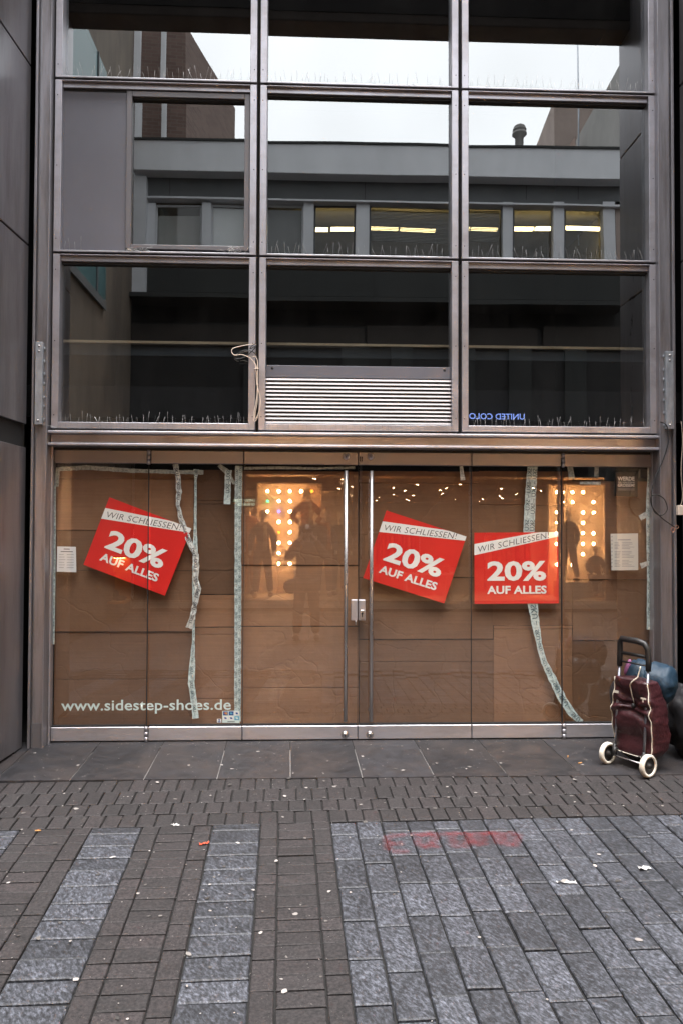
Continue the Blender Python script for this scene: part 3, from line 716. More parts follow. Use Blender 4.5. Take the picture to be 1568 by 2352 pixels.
card(549, 1081, 824, 1299, .95, 'cardboard sheet behind the photographer reflection, top of its door', (), .002)
card(549, 1298, 824, 1439, 1.04, 'light cardboard strip beside the lock case, middle of its door', (), .008)
card(549, 1438, 824, 1669, 1.0, 'light cardboard sheet at the bottom left of the bar handles', (1580,), .002)
card(824, 1081, 1100, 1327, .86, 'cardboard sheet behind the tilted poster at the right bar handle', (1110,), .010)
card(824, 1326, 1132, 1469, .74, 'dark cardboard strip below the tilted poster at the bar handle', (), .004)
card(824, 1468, 1134, 1669, .70, 'dark cardboard sheet at the bottom right of the bar handles', (1520,), .010)
card(1098, 1081, 1314, 1438, .84, 'cardboard sheet behind the upright poster', (1160, 1300), .016)
card(1132, 1436, 1314, 1669, .93, 'light cardboard sheet behind the slanting lower tape', (1445,), .002)
card(1300, 1104, 1497, 1332, .84, 'cardboard sheet behind the notice in a plastic sleeve', (), .004)
card(1313, 1330, 1499, 1472, .72, 'dark cardboard strip above the shopping trolley', (), .010)
card(1313, 1470, 1499, 1669, .66, 'darkest cardboard sheet, behind the shopping trolley', (), .016)

# ------------------------------------------------------------------ packing tape
def tape_mat(name, base, dark):
    m, t, b = nmat(name); N = t.nodes.new; L = t.links.new
    tc = N('ShaderNodeTexCoord'); n1 = N('ShaderNodeTexNoise'); n1.inputs['Scale'].default_value = 45; n1.inputs['Detail'].default_value = 5; n1.inputs['Roughness'].default_value = .7
    L(tc.outputs['Object'], n1.inputs['Vector']); cr = N('ShaderNodeValToRGB'); e = cr.color_ramp.elements
    e[0].position = .36; e[0].color = (*dark, 1); e[1].position = .56; e[1].color = (*base, 1); L(n1.outputs['Fac'], cr.inputs[0])
    L(cr.outputs[0], b.inputs['Base Color']); b.inputs['Roughness'].default_value = .35
    bu = N('ShaderNodeBump'); bu.inputs['Strength'].default_value = .6; bu.inputs['Distance'].default_value = .006
    L(n1.outputs['Fac'], bu.inputs['Height']); L(bu.outputs[0], b.inputs['Normal']); return m
M['tape_blue'] = tape_mat('tape_blue', (.66, .76, .77), (.38, .47, .49))
M['tape_white'] = tape_mat('tape_white', (.72, .73, .72), (.34, .35, .35))
M['tape_grey'] = tape_mat('tape_grey', (.42, .44, .42), (.2, .21, .2))
M['tape_print'] = mat('tape_print', (.10, .16, .19), .5, 0, .2, 20)
sku = text_mesh('SKU \u2013 ', .012); skuw = max(v.co.x for v in sku.vertices) + .25
def tape(pts, y, m, label, crumple=0.0, prt=None, tscale=.62, flip=False, pm='tape_print', lanes=(0,)):
    P = [(F(a, b_, y), w_ / 300.0) for a, b_, w_ in pts]
    path = []
    for i in range(len(P) - 1):
        (a, wa), (b_, wb) = P[i], P[i + 1]; n_ = max(1, int((b_ - a).length / .025))
        for k in range(n_): path.append((a.lerp(b_, k / n_), wa + (wb - wa) * k / n_))
    path.append(P[-1]); vs = []; fs = []
    cols = 5
    for i, (p, w_) in enumerate(path):
        q = path[min(i + 1, len(path) - 1)][0] - path[max(i - 1, 0)][0]; q.y = 0; q.normalize(); nrm = Vector((q.z, 0, -q.x))
        w_ *= 1 + random.gauss(0, .04 + crumple * 3)
        off = random.gauss(0, crumple * .25)
        for k in range(cols):
            vs.append(p + nrm * (w_ * (k / (cols - 1) - .5) + off) + Vector((0, -abs(random.gauss(0, .0003 + crumple)), random.gauss(0, crumple * .3))))
    for i in range(len(path) - 1):
        for k in range(cols - 1): a = i * cols + k; fs.append((a, a + 1, a + cols + 1, a + cols))
    o = MB().add(vs, fs).build('packing_tape', m, label=label, cat='tape', group='packing tape on the doors')
    if prt:
        pb = MB(); s_acc = 0.0; step = None; i = 0; lens = [0]
        for k in range(1, len(path)): lens.append(lens[-1] + (path[k][0] - path[k - 1][0]).length)
        for li, lane in enumerate(lanes):
            s = random.uniform(.0, .05)
            while s < lens[-1] - .06:
                k = max(j for j in range(len(lens)) if lens[j] <= s); p = path[k][0]; w_ = path[k][1]
                hgt = w_ * tscale / max(1, len(lanes)); sz = hgt / .72
                L_ = skuw * sz; kk = min(len(path) - 1, max(j for j in range(len(lens)) if lens[j] <= min(lens[-1], s + L_)))
                if kk <= k: kk = min(len(path) - 1, k + 1)
                q = path[kk][0] - p; q.y = 0; q = q.normalized() if q.length > 0 else Vector((0, 0, -1)); up = Vector((-q.z, 0, q.x))
                if flip: pass
                base = p + up * (lane * w_ - hgt * .5) + Vector((0, -.0022 - crumple * 1.6, 0))
                pb.add([base + q * (v.co.x * sz) + up * ((v.co.y if not flip else .72 - v.co.y) * sz) for v in sku.vertices], [tuple(f.vertices) for f in sku.polygons])
                s += L_ * 1.0
        if pb.f: pb.build('print', pm, o, kind='stuff')
    return o
YT = YD + .034
tape([(130, 1078, 9), (200, 1074, 10), (300, 1081, 10), (400, 1084, 9), (468, 1085, 11)], YT + .004, 'tape_grey', 'grey tape along the top edge of the left cardboard', .002)
tape([(404, 1066, 14), (410, 1100, 11), (412, 1130, 12), (409, 1160, 9), (416, 1190, 11), (428, 1222, 12), (438, 1250, 13), (450, 1275, 14), (452, 1300, 13), (449, 1330, 14), (456, 1352, 14), (448, 1390, 12), (443, 1420, 13), (434, 1442, 15)], YT + .001, 'tape_white',
     'crumpled white tape strip hanging past the right corner of the left poster', .006, True, .6, pm='ink')
tape([(452, 1078, 14), (450, 1100, 5), (449, 1200, 6), (449, 1270, 12), (448, 1340, 12), (446, 1400, 6), (445, 1470, 6), (442, 1530, 14), (440, 1570, 15), (446, 1610, 14), (450, 1650, 14)], YT + .006, 'tape_blue',
     'narrow twisted tape running down through the web address', .002, True, .5)
tape([(549, 1070, 17), (547, 1200, 15), (547, 1420, 16), (546, 1657, 15)], YT + .003, 'tape_blue', 'wide straight bluish tape down the edge of the folding door', .0006, True, .75, True, lanes=(-.24, .24))
tape([(503, 1068, 9), (520, 1082, 14), (538, 1112, 6)], YT + .001, 'tape_grey', 'torn diagonal tape scrap at the top of the wide vertical tape', .003)
tape([(525, 1080, 15), (522, 1158, 15)], YT - .001, 'tape_blue', 'short loose tape end hanging left of the wide vertical tape', .0008, True, .6, True)
tape([(1222, 1068, 25), (1217, 1140, 26), (1213, 1232, 27)], YT + .003, 'tape_blue', 'broad double tape strip above the upright poster', .0008, True, .8, True, lanes=(-.25, .25))
tape([(1221, 1380, 26), (1228, 1430, 20), (1238, 1485, 13), (1248, 1520, 14), (1268, 1560, 18), (1290, 1605, 20), (1312, 1638, 18), (1334, 1659, 12)], YT + .003, 'tape_blue',
     'slanting tape below the upright poster running down to the right', .0022, True, .55, True)
tape([(1492, 1072, 13), (1489, 1180, 15), (1491, 1320, 14), (1490, 1446, 13)], YT + .003, 'tape_blue', 'upper vertical tape at the right door edge', .0008, True, .6)
tape([(1497, 1440, 9), (1498, 1600, 9)], YT + .005, 'tape_blue', 'lower vertical tape at the right door edge above the trolley', .0006, True, .6)
tape([(1058, 1070, 8), (1062, 1103, 11)], YT + .003, 'tape_white', 'small white tape tab at the top right of the middle tilted poster door', .001)
tape([(1308, 1071, 14), (1312, 1101, 15)], YT + .003, 'tape_grey', 'tape tab at the top just right of the right hinge', .0012)
tape([(1369, 1071, 10), (1368, 1095, 11)], YT + .003, 'tape_grey', 'tape tab at the top left of the black sticker', .0012)
tape([(1468, 1190, 13), (1484, 1181, 13)], YT, 'tape_white', 'upper of two small tape tabs on the right edge tape', .0006)
tape([(1470, 1300, 12), (1486, 1294, 12)], YT, 'tape_white', 'lower of two small tape tabs on the right edge tape', .0006)
tape([(134, 1076, 8), (132, 1100, 10), (131, 1118, 8)], YT + .002, 'tape_grey', 'tape scrap at the top left corner of the doors', .002)
tape([(127, 1115, 4), (126, 1300, 5), (124, 1480, 4)], YT + .002, 'tape_blue', 'thin tape edge down the far left door side', .0006, True, .6)
tape([(560, 1076, 6), (640, 1074, 7), (720, 1076, 6), (815, 1074, 6)], YT + .004, 'tape_grey', 'thin grey tape along the top of the bar handle door', .0015)
tape([(1330, 1109, 7), (1378, 1110, 7)], YT + .004, 'tape_white', 'short white tape along the cardboard edge left of the black sticker', .001)

# ------------------------------------------------------------------ posters
def poster(tl, tr, br, bl_, label, y):
    A, B, D_ = F(*tl, y), F(*tr, y), F(*bl_, y); U = B - A; V = D_ - A; E = F(*br, y)
    def P(u, v): return A * (1 - u) * (1 - v) + B * u * (1 - v) + E * u * v + D_ * (1 - u) * v
    from mathutils import noise
    ph = random.uniform(0, 9)
    def W(u, v, dy=0):
        p = P(u, v); k = .0035 * noise.noise(Vector((u * 3.5 + ph, v * 3.5, 1))) ; return p + Vector((0, -abs(k) - dy, 0))
    n_ = 16
    def patch(inside, dy):
        vs = [W(i / n_, j / n_, dy) for j in range(n_ + 1) for i in range(n_ + 1)]
        return vs, [(j * (n_ + 1) + i, (j + 1) * (n_ + 1) + i, (j + 1) * (n_ + 1) + i + 1, j * (n_ + 1) + i + 1) for j in range(n_) for i in range(n_)]
    vs, fs = patch(None, 0)
    o = MB().add(vs, fs, True).build('poster', 'red', label=label, cat='poster', group='red closing sale posters')
    band = [(0, .160), (0, .318), (1, .062), (1, 0), (.755, 0)]
    # white band, subdivided along its length so that it follows the paper
    bv = []; bf = []; m_ = 14
    for i in range(m_ + 1):
        u = i / m_; vt = max(0.0, .160 * (1 - u / .755)); vb = .318 + (.062 - .318) * u
        for k in range(3): bv.append(W(u, vt + (vb - vt) * k / 2, .0012))
    for i in range(m_):
        for k in range(2): a = i * 3 + k; bf.append((a, a + 1, a + 4, a + 3))
    MB().add(bv, bf).build('white_band', 'white_print', o)
    def txt(body, u0, u1, v0, v1, bold, m, slope=0.0, spacing=1.0):
        me = fit_text(body, 0, 1, 0, 1, bold, spacing); vs = []
        for v in me.vertices:
            u = u0 + (u1 - u0) * v.co.x; vv = v1 + (v0 - v1) * v.co.y + slope * (u - u0)
            vs.append(W(u, vv, .0024))
        MB().add(vs, [tuple(f.vertices) for f in me.polygons]).build('lettering', m, o); bpy.data.meshes.remove(me)
    txt('20%', .150, .852, .402, .682, .034, 'white_print', spacing=1.0)
    txt('AUF ALLES', .148, .855, .748, .864, .034, 'white_print', spacing=1.02)
    txt('WIR SCHLIESSEN!', .040, .885, .195, .278, -.008, 'ink', -.235, spacing=1.05)
    return o
YP = YD + .030
poster((252, 1142), (440, 1214), (379.5, 1368.5), (192.5, 1297), 'red sale poster tilted clockwise on the left folding door', YP)
poster((886.5, 1172.5), (1070, 1232.5), (1019, 1386), (833, 1327.5), 'red sale poster tilted behind the right bar handle', YP)
poster((1088, 1223.5), (1281, 1222), (1282, 1386), (1088.5, 1387), 'red sale poster hung upright between the bar handles and the right hinge', YP)

# ------------------------------------------------------------------ notices, stickers and lettering
def flat(name, quad, y, m, parent=None, th=.0006, **k):
    A = [F(a, b_, y) for a, b_ in quad]
    return MB().add(A + [p + Vector((0, th, 0)) for p in A], [(0, 1, 2, 3), (7, 6, 5, 4), (0, 4, 5, 1), (1, 5, 6, 2), (2, 6, 7, 3), (3, 7, 4, 0)]).build(name, m, parent, **k)
def strip(x0, y0, x1, y1, y, h, m, parent, name='print_line'):
    flat(name, [(x0, y0), (x0, y0 + h), (x1, y1 + h), (x1, y1)], y, m, parent)
def quad(x0, y0, x1, y1): return [(x0, y0), (x0, y1), (x1, y1), (x1, y0)]
nt_ = flat('notice', [(132, 1255), (131, 1313), (176, 1314.5), (175, 1256)], YP, 'paper', label='small white opening hours notice by the left column', cat='notice')
strip(147, 1259.5, 161, 1260, YP - .001, 3, 'ink_grey', nt_); strip(140, 1266, 168, 1266.5, YP - .001, 1.6, 'ink', nt_)
for k in range(6):
    yy = 1273 + k * 6.0
    strip(136, yy, 147 + (k * 7) % 5, yy, YP - .001, 1.0, 'ink_grey', nt_); strip(154, yy + .3, 170, yy + .3, YP - .001, 1.0, 'ink_grey', nt_)
n2_ = flat('notice', [(1401, 1226), (1403, 1310), (1464.5, 1309.5), (1464, 1225)], YP, 'sleeve_paper', label='printed notice in a punched plastic sleeve at the right', cat='notice')
for k in range(9): strip(1403, 1231 + k * 8.6, 1405.2, 1231 + k * 8.6, YP - .001, 3.2, 'ink_grey', n2_, 'punch_hole')
random.seed(3)
strip(1418, 1239, 1447, 1238.6, YP - .001, 2.2, 'ink_grey', n2_)
for k in range(17):
    yy = 1246 + k * 3.4
    if k in (5, 11): continue
    strip(1410, yy, 1418 + random.uniform(0, 6), yy, YP - .001, 1.1, 'ink_grey', n2_); strip(1427, yy - .2, 1440 + random.uniform(2, 18), yy - .2, YP - .001, 1.1, 'ink_grey', n2_)
M['sticker_black'] = mat('sticker_black', (.003, .003, .003), .9, 0, .1, 5, spec=.05)
bs = flat('sticker', [(1410.5, 1085), (1410, 1139), (1463, 1141.5), (1463.5, 1083)], YP, 'sticker_black', label='black job advert sticker at the top right of the doors', cat='sticker')
def ftext(body, x0, y0, x1, y1, y, bold, m, parent, spacing=1.0, name='lettering'):
    a, b_ = F(x0, y1, y), F(x1, y0, y)
    me = fit_text(body, a.x, b_.x, a.z, b_.z, bold, spacing); me_xform(me, Matrix.Translation((0, y, 0)) @ FACE)
    return link(name, me, m, parent)
ftext('WERDE', 1417, 1095, 1456, 1104, YP - .0012, .03, 'white_print', bs)
ftext('TEIL VON ETWAS', 1418, 1106.5, 1456, 1109.5, YP - .0012, .01, 'white_print', bs)
ftext('GROSSEM!', 1417.5, 1111, 1456, 1118, YP - .0012, .03, 'white_print', bs)
strip(1418, 1121.5, 1456, 1121.5, YP - .0012, .8, 'ink_grey', bs); strip(1418, 1124.5, 1456, 1124.5, YP - .0012, 1.4, 'ink_grey', bs)
flat('dark_patch', quad(1470, 1080, 1489, 1098), YC - .01, 'black_plastic', label='black film scrap right of the black sticker', cat='film')
ps = flat('sticker', [(511, 1633), (511, 1660), (551, 1661), (551, 1632)], YP, 'vinyl', label='payment card logo sticker at the foot of the wide tape', cat='sticker')
M['c_red'] = mat('card_red', (.55, .13, .08), .5); M['c_blue'] = mat('card_blue', (.02, .08, .32), .5); M['c_cyan'] = mat('card_cyan', (.12, .42, .62), .5); M['c_orange'] = mat('card_orange', (.7, .35, .08), .5)
for k, (a, b_, c1, c2) in enumerate(((513, 1634, 'c_blue', 'c_red'), (526, 1634, 'c_blue', 'c_cyan'), (539, 1634, 'white_print', 'c_blue'), (513, 1645, 'white_print', 'c_blue'), (526, 1645, 'white_print', 'c_blue'), (539, 1645, 'c_cyan', 'vinyl'))):
    cd = flat('card_logo', quad(a, b_, a + 11, b_ + 9), YP - .001, c1, ps)
    flat('logo_mark', [(a + 2, b_ + 2.5), (a + 4, b_ + 6.5), (a + 9, b_ + 6.5), (a + 7, b_ + 2.5)], YP - .0018, c2, ps)
    if k == 0: flat('logo_mark', [(a + 5, b_ + 2), (a + 5, b_ + 7), (a + 9.5, b_ + 7), (a + 9.5, b_ + 2)], YP - .0022, 'c_orange', ps)
strip(523, 1657, 540, 1657, YP - .001, 1.4, 'ink', ps)
vs_ = flat('sticker', quad(499, 1651, 509, 1660), YP, 'white_print', label='tiny blue and white sticker left of the payment card logos', cat='sticker')
flat('logo_mark', [(501, 1657), (501, 1659), (507, 1659), (507, 1657)], YP - .001, 'c_blue', vs_); flat('logo_mark', [(501.5, 1652), (503.6, 1656.5), (504.6, 1656.5), (506.5, 1652)], YP - .001, 'c_blue', vs_)
yv = YD + .037
a, b_ = F(141, 1632, yv), F(531, 1606, yv)
me = text_mesh('www.sidestep-shoes.de', .012, 1.02)
xs2 = [v.co.x for v in me.vertices]; mnx, mxx = min(xs2), max(xs2); xh = max(v.co.y for v in me.vertices)
sx = (b_.x - a.x) / (mxx - mnx); sz = (b_.z - a.z) / xh
for v in me.vertices: v.co = ((v.co.x - mnx) * sx + a.x, v.co.y * sz + a.z, 0)
me_xform(me, Matrix.Translation((0, yv, 0)) @ FACE)
link('window_lettering', me, 'vinyl', label='pale web address lettering across the bottom of the left doors', cat='lettering')

# ------------------------------------------------------------------ bird spikes
def spikes(x0, x1, z, y, hgt, density, label, lean=.2, gapfn=None):
    t = thing('bird_spikes', label, 'bird spikes', ((x0 + x1) / 2, y, z), 'wire bird spikes on the window sills')
    MB().box(x0, x1, y - .014, y + .014, z, z + .004).build('base_strip', 'steel_wire', t)
    wv = MB(); x = x0 + .02; k = 0
    while x < x1 - .02:
        if random.random() < density:
            h = hgt * random.uniform(.75, 1.1); lx = random.gauss(0, lean) * h; ly = (-.035 if k % 2 else .02)
            if random.random() < .06: lx *= 3
            wv.tube([(x, y, z + .003), (x + lx * .5, y + ly * .5, z + h * .5), (x + lx + random.gauss(0, .004), y + ly, z + h)], .0008, 4)
        k += 1; x += random.uniform(.026, .046)
    wv.build('spike_wires', 'steel_wire', t, kind='stuff')
names = ['left', 'middle', 'right']; rn = ['top', 'middle', 'bottom']
for c in range(3):
    x0, x1 = bays[c]
    spikes(x0 + .07, x1 - .06, rowz[0][0] + .015, .03, .095, .95, 'bird spikes on the sill of the top %s window' % names[c])
for c in (1, 2):
    x0, x1 = bays[c]
    spikes(x0 + .07, x1 - .06, rowz[1][0] + .015, .03, .09, .9, 'bird spikes on the sill of the %s window in the middle row' % ('middle' if c == 1 else 'right'))
x0, x1 = bays[0]
spikes(x0 + .06, xp - .28, rowz[1][0] + .015, .03, .10, .8, 'few bird spikes below the grey infill panel')
for (pa, pb_) in ((300, 335), (505, 572)):
    t = MB()
    for k in range(12):
        p = F(random.uniform(pa, pb_), 578, -.01); q = p + Vector((random.uniform(-.08, .08), random.uniform(-.03, 0), random.uniform(-.03, .03)))
        t.tube([p, p.lerp(q, .5) + Vector((0, 0, random.uniform(0, .03))), q], .0014, 4)
    t.build('bent_spikes', 'tape_white', label='tangle of bent spike wires at the %s corner of the opening window' % ('left' if pa < 400 else 'right'), cat='bird spikes', group='wire bird spikes on the window sills')
for c in range(3):
    x0, x1 = bays[c]
    spikes(x0 + .03, x1 - .02, zbt + .001, -.012, .135, .95, 'bird spikes on the beam below the bottom %s window' % names[c], .12)
p = F(218, 957, -.03); q = F(231, 982, -.02)
MB().tube([p, q], .0012, 4).tube([F(98, 973, -.06), F(112, 977, -.05), F(132, 983, -.03)], .0012, 4).build('loose_wire', 'tape_white', label='loose pale wires at the bottom corner of the lower left window', cat='wire')

# ------------------------------------------------------------------ cables
def spl(pts, y, n_=8):                            # smooth path through pixels on a plane; a point may carry its own depth
    P = [F(p[0], p[1], p[2] if len(p) > 2 else y) for p in pts]; out = []
    for i in range(len(P) - 1):
        p0, p1, p2, p3 = P[max(i - 1, 0)], P[i], P[i + 1], P[min(i + 2, len(P) - 1)]
        for k in range(n_):
            t = k / n_; out.append(.5 * ((2 * p1) + (p2 - p0) * t + (2 * p0 - 5 * p1 + 4 * p2 - p3) * t * t + (3 * p1 - p0 - 3 * p2 + p3) * t ** 3))
    return out + [P[-1]]
def zp(x, y): return (501.8 + x / 5.5556, 752.6 + y / 5.5556)
cb = thing('cable_bundle', 'tied bundle of cream and black cables hanging between left and middle windows', 'cable', F(590, 800, -.02))
MB().tube(spl([zp(485, 215), zp(400, 215), zp(200, 260), zp(172, 310), zp(210, 350), zp(300, 345), zp(400, 385), zp(470, 460), zp(500, 540)], -.03), .0032, 6) \
    .tube(spl([zp(440, 380), zp(470, 365), zp(500, 430), zp(502, 560), zp(500, 720), zp(490, 900), zp(455, 1080), zp(450, 1170), zp(470, 1195), zp(505, 1130), zp(540, 960), zp(515, 820), zp(490, 700), zp(482, 560), zp(470, 480)], -.03), .0034, 6) \
    .tube(spl([zp(500, 740), zp(495, 950), zp(465, 1120), zp(480, 1160), zp(525, 1050), zp(535, 900), zp(505, 780)], -.035), .0032, 6).build('cream_cable', 'cable_cream', cb)
MB().tube(spl([zp(480, 240), zp(430, 300), zp(340, 375), zp(240, 400), zp(225, 385), zp(280, 310), zp(380, 290), zp(460, 320), zp(495, 380)], -.025), .0045, 6) \
    .tube(spl([zp(470, 235), zp(410, 270), zp(420, 240), zp(480, 200), zp(490, 180)], -.03), .004, 6).build('black_cable', 'cable_black', cb)
MB().tube(spl([zp(455, 525), zp(515, 520)], -.037), .003, 6).tube(spl([zp(480, 722), zp(512, 722)], -.037), .003, 6).build('cable_tie', 'cable_cream', cb)
def zq(x, y): return (1332.8 + x / 4.2857, 705.6 + y / 4.2857)
hc = thing('hanging_cable', 'black cable with a loop hanging from the right column', 'cable', F(1530, 980, -.06))
MB().tube(spl([zq(780, 1130), zq(830, 1150), zq(855, 1200), zq(860, 1330), zq(810, 1500), zq(730, 1680), zq(695, 1850), zq(715, 2000), zq(790, 2050), zq(850, 1990), zq(820, 1890), zq(740, 1845), zq(690, 1870), zq(700, 1960), zq(780, 2060), zq(870, 2130), zq(925, 2165)], -.085), .0042, 6).build('black_cable', 'cable_black', hc)
MB().tube(spl([zq(915, 2160), zq(950, 2150), zq(960, 2170), zq(930, 2185)], -.085), .002, 5).tube(spl([zq(905, 2165), zq(890, 2190), zq(905, 2215)], -.085), .003, 5).tube(spl([zq(915, 2165), zq(920, 2200), zq(900, 2220)], -.088), .003, 5).build('bare_wire_ends', 'wire_copper', hc)
wc = thing('junction_box', 'small beige junction box on a thin wire at the right edge', 'box', F(1559, 1172, -.12))
MB().tube(spl([(1563, 968), (1566, 1010), (1563, 1080), (1566, 1140), (1562, 1160)], -.13), .002, 5).build('thin_wire', 'cable_cream', wc)
pj = F(1560, 1172, -.12); MB().box(pj.x - .022, pj.x + .022, -.14, -.10, pj.z - .038, pj.z + .038).build('box_body', 'cable_cream', wc, bevel=.004)

# ================================================================== SHOPPING TROLLEY with a rolled sleeping bag
from mathutils import noise
M['bag'] = mat('bag_fabric', (.036, .0075, .010), .42, 0, .25, 9, bump=.55, bscale=38)
M['piping'] = mat('piping', (.66, .6, .5), .5, 0, .1, 20)
M['tube_grey'] = mat('tube_grey', (.22, .23, .27), .35, .6, .1, 10)
M['tyre'] = mat('tyre', (.74, .7, .62), .6, 0, .1, 14, dirt=(.4, .32, .24), dirt_amt=.5, dscale=9)
M['rubber'] = mat('rubber', (.012, .011, .011), .5, 0, .2, 20)
M['sleeping'] = mat('sleeping_bag', (.004, .024, .048), .6, 0, .2, 12, bump=.7, bscale=26)
M['sack'] = mat('black_sack', (.02, .02, .023), .42, 0, .2, 8, bump=.3, bscale=14)
M['pink'] = mat('pink_cloth', (.28, .1, .22), .7, 0, .3, 20)
wl = G(1394.5, 1751.5); wr = G(1487, 1785.5)
TU = (wr - wl); TW_ = TU.length; TU = Vector((TU.x, TU.y, 0)).normalized(); TN = Vector((-TU.y, TU.x, 0))     # TU along the axle, TN towards the bag
TO = (wl + wr) / 2; WRAD = .076
def T(u, n_, z): return Vector((TO.x, TO.y, 0)) + TU * u + TN * n_ + Vector((0, 0, gz(TO.y + TU.y * u) + z))
def T0(u, n_, z): return Vector((TO.x, TO.y, TO.z)) + TU * u + TN * n_ + Vector((0, 0, z - u * SL * -TU.y))
def T0(u, n_, z):
    p = Vector((TO.x, TO.y, 0)) + TU * u + TN * n_; p.z = gh(TO.y + TU.y * u) + z; return p
T = T0
tro = thing('shopping_trolley', 'maroon fabric shopping trolley with white wheels at the right column', 'trolley', TO)
for s_ in (-1, 1):
    u = s_ * TW_ / 2
    c = T(u, 0, WRAD)
    prof = [(WRAD - .021, -.017), (WRAD - .006, -.019), (WRAD, -.010), (WRAD, .010), (WRAD - .006, .019), (WRAD - .021, .017), (WRAD - .021, -.017)]
    wh = MB().lathe(prof, c, TU, 28).build('wheel', 'tyre', tro)
    hubm = MB().lathe([(WRAD - .0205, -.010), (WRAD - .0205, .010), (.05, .004), (.018, .006), (.016, .022), (0, .022)], c, TU, 20)
    hubm.lathe([(WRAD - .0205, -.010), (.05, -.004), (.018, -.006), (.016, -.022), (0, -.022)], c, TU, 20)
    hubm.build('rim', 'rubber', wh)
MB().tube([T(-TW_ / 2 - .02, 0, WRAD), T(TW_ / 2 + .02, 0, WRAD)], .0045, 8).build('axle', 'steel', tro)
HB = .118
def lean(z): return .012 + .085 * z
for s_ in (-1, 1):
    MB().tube([T(s_ * HB, lean(.07) - .01, .07), T(s_ * HB, lean(.10), .13)], .017, 10).tube([T(s_ * HB * 1.08, lean(.07) - .012, WRAD), T(s_ * HB, lean(.1), .15)], .013, 8).build('socket', 'rubber', tro)
    MB().tube([T(s_ * HB, lean(.1), .12), T(s_ * HB, lean(.75), .74)], .0095, 10).build('frame_tube', 'tube_grey', tro)
hn = MB().tube([T(-HB, lean(.70), .69), T(-HB * 1.0, lean(.78), .78), T(-HB * .98, lean(.84) - .01, .855), T(-HB * .8, lean(.87) - .02, .885), T(HB * .3, lean(.87) - .02, .885), T(HB * .8, lean(.86) - .02, .875), T(HB * .98, lean(.83) - .01, .835), T(HB, lean(.76), .76), T(HB, lean(.70), .69)],
          [.018, .020, .019, .020, .022, .021, .019, .020, .018], 10)
hn.tube([T(-HB, lean(.79), .785), T(HB, lean(.79), .785)], .012, 8)
hn.build('handle', 'rubber', tro)
MB().tube([T(-HB, lean(.72), .725), T(HB, lean(.72), .725)], .006, 8).build('cross_bar', 'rubber', tro)
fr_ = MB().tube([T(-HB, .03, .12), T(.02, .13, .015), T(HB, .03, .12)], .0055, 6).tube([T(-HB * .6, .03, .11), T(-.06, .2, .02), T(.06, .2, .02), T(HB * .6, .03, .11)], .0055, 6).tube([T(-.07, .22, 0.006), T(-.07, .22, .1)], .006, 6).tube([T(.07, .22, .006), T(.07, .22, .1)], .006, 6)
fr_.build('foot_frame', 'rubber', tro)
nr, nl = 84, 64; vs = []
ZB0, ZB1 = .105, .615
def bag_pt(a, t):                                 # a round the bag, t upwards
    z = ZB0 + (ZB1 - ZB0) * t
    hu = .158 * (1 + .10 * math.sin(math.pi * min(1, t * 1.25)) - .10 * max(0, t - .72) / .28)
    hn_ = .096 * (1 + .16 * math.sin(math.pi * t) - .28 * max(0, t - .7) / .3)
    if t < .08: hu *= .88 + 1.5 * t; hn_ *= .86 + 1.75 * t
    e = .36
    cu, su = math.cos(a), math.sin(a)
    u = hu * math.copysign(abs(cu) ** e, cu); n_ = hn_ * math.copysign(abs(su) ** e, su)
    # gathered pinch on the face towards the frame
    pu, pz = .0, .425
    du, dz = (u - pu) / .17, (z - pz) / .16; dist = math.hypot(du, dz)
    if su < 0:
        n_ += .060 * math.exp(-dist * dist * 3.0)
        ang = math.atan2(dz, du)
        n_ += .030 * math.sin(ang * 9 + 2.0 * noise.noise(Vector((u * 9, z * 9, 2)))) * math.exp(-dist * 1.15) * min(1, dist * 3)
    w_ = noise.noise(Vector((u * 7, n_ * 7, z * 9))) * .022 + noise.noise(Vector((u * 20 + 4, n_ * 20, z * 13))) * .016
    rg_ = 1 - abs(noise.noise(Vector((u * 9 + n_ * 4, n_ * 9, z * 11 + u * 7)))) * 2.2; w_ += .015 * max(0, rg_) ** 3 + .008 * max(0, 1 - abs(noise.noise(Vector((u * 16 - z * 9, n_ * 14 + 3, z * 12)))) * 2.5) ** 3
    sh_ = .0 if t < .25 else -.05 * min(1, (t - .25) / .3)
    return T(u * (1 + w_ * 2), .02 + lean(z) + hn_ * .98 + n_ * (1 + w_ * 2) + sh_, z + noise.noise(Vector((u * 6, n_ * 6, 9))) * .012 * t)
for j in range(nl + 1):
    for i in range(nr): vs.append(bag_pt(2 * math.pi * i / nr, j / nl))
fs = [(j * nr + i, j * nr + (i + 1) % nr, (j + 1) * nr + (i + 1) % nr, (j + 1) * nr + i) for j in range(nl) for i in range(nr)]
topc = sum((Vector(v) for v in vs[-nr:]), Vector()) / nr; botc = sum((Vector(v) for v in vs[:nr]), Vector()) / nr
rings = []
for q in (.8, .45, .0):
    rings.append(len(vs))
    for i in range(nr):
        p = Vector(vs[nl * nr + i]); vs.append(topc.lerp(p, q) + Vector((0, 0, .022 * (1 - q) + .006 * noise.noise(p * 15))))
prev = nl * nr
for st in rings:
    for i in range(nr): fs.append((prev + i, prev + (i + 1) % nr, st + (i + 1) % nr, st + i))
    prev = st
fs.append(tuple(reversed(range(nr))))
MB().add(vs, fs, True).build('fabric_bag', 'bag', tro)
def edge_path(a0, ts): return [bag_pt(a0, t) + TN * -.004 for t in ts]
ts = [k / 24 for k in range(25)]
aL, aR = math.pi * 1.215, math.pi * 1.785
MB().tube(edge_path(aL, ts), .0034, 6).build('piping', 'piping', tro)
MB().tube(edge_path(aR, ts), .0034, 6).build('piping', 'piping', tro)
MB().tube([bag_pt(aL + (aR - aL) * k / 10, .0) + TN * -.005 for k in range(11)], .003, 6).build('piping', 'piping', tro)
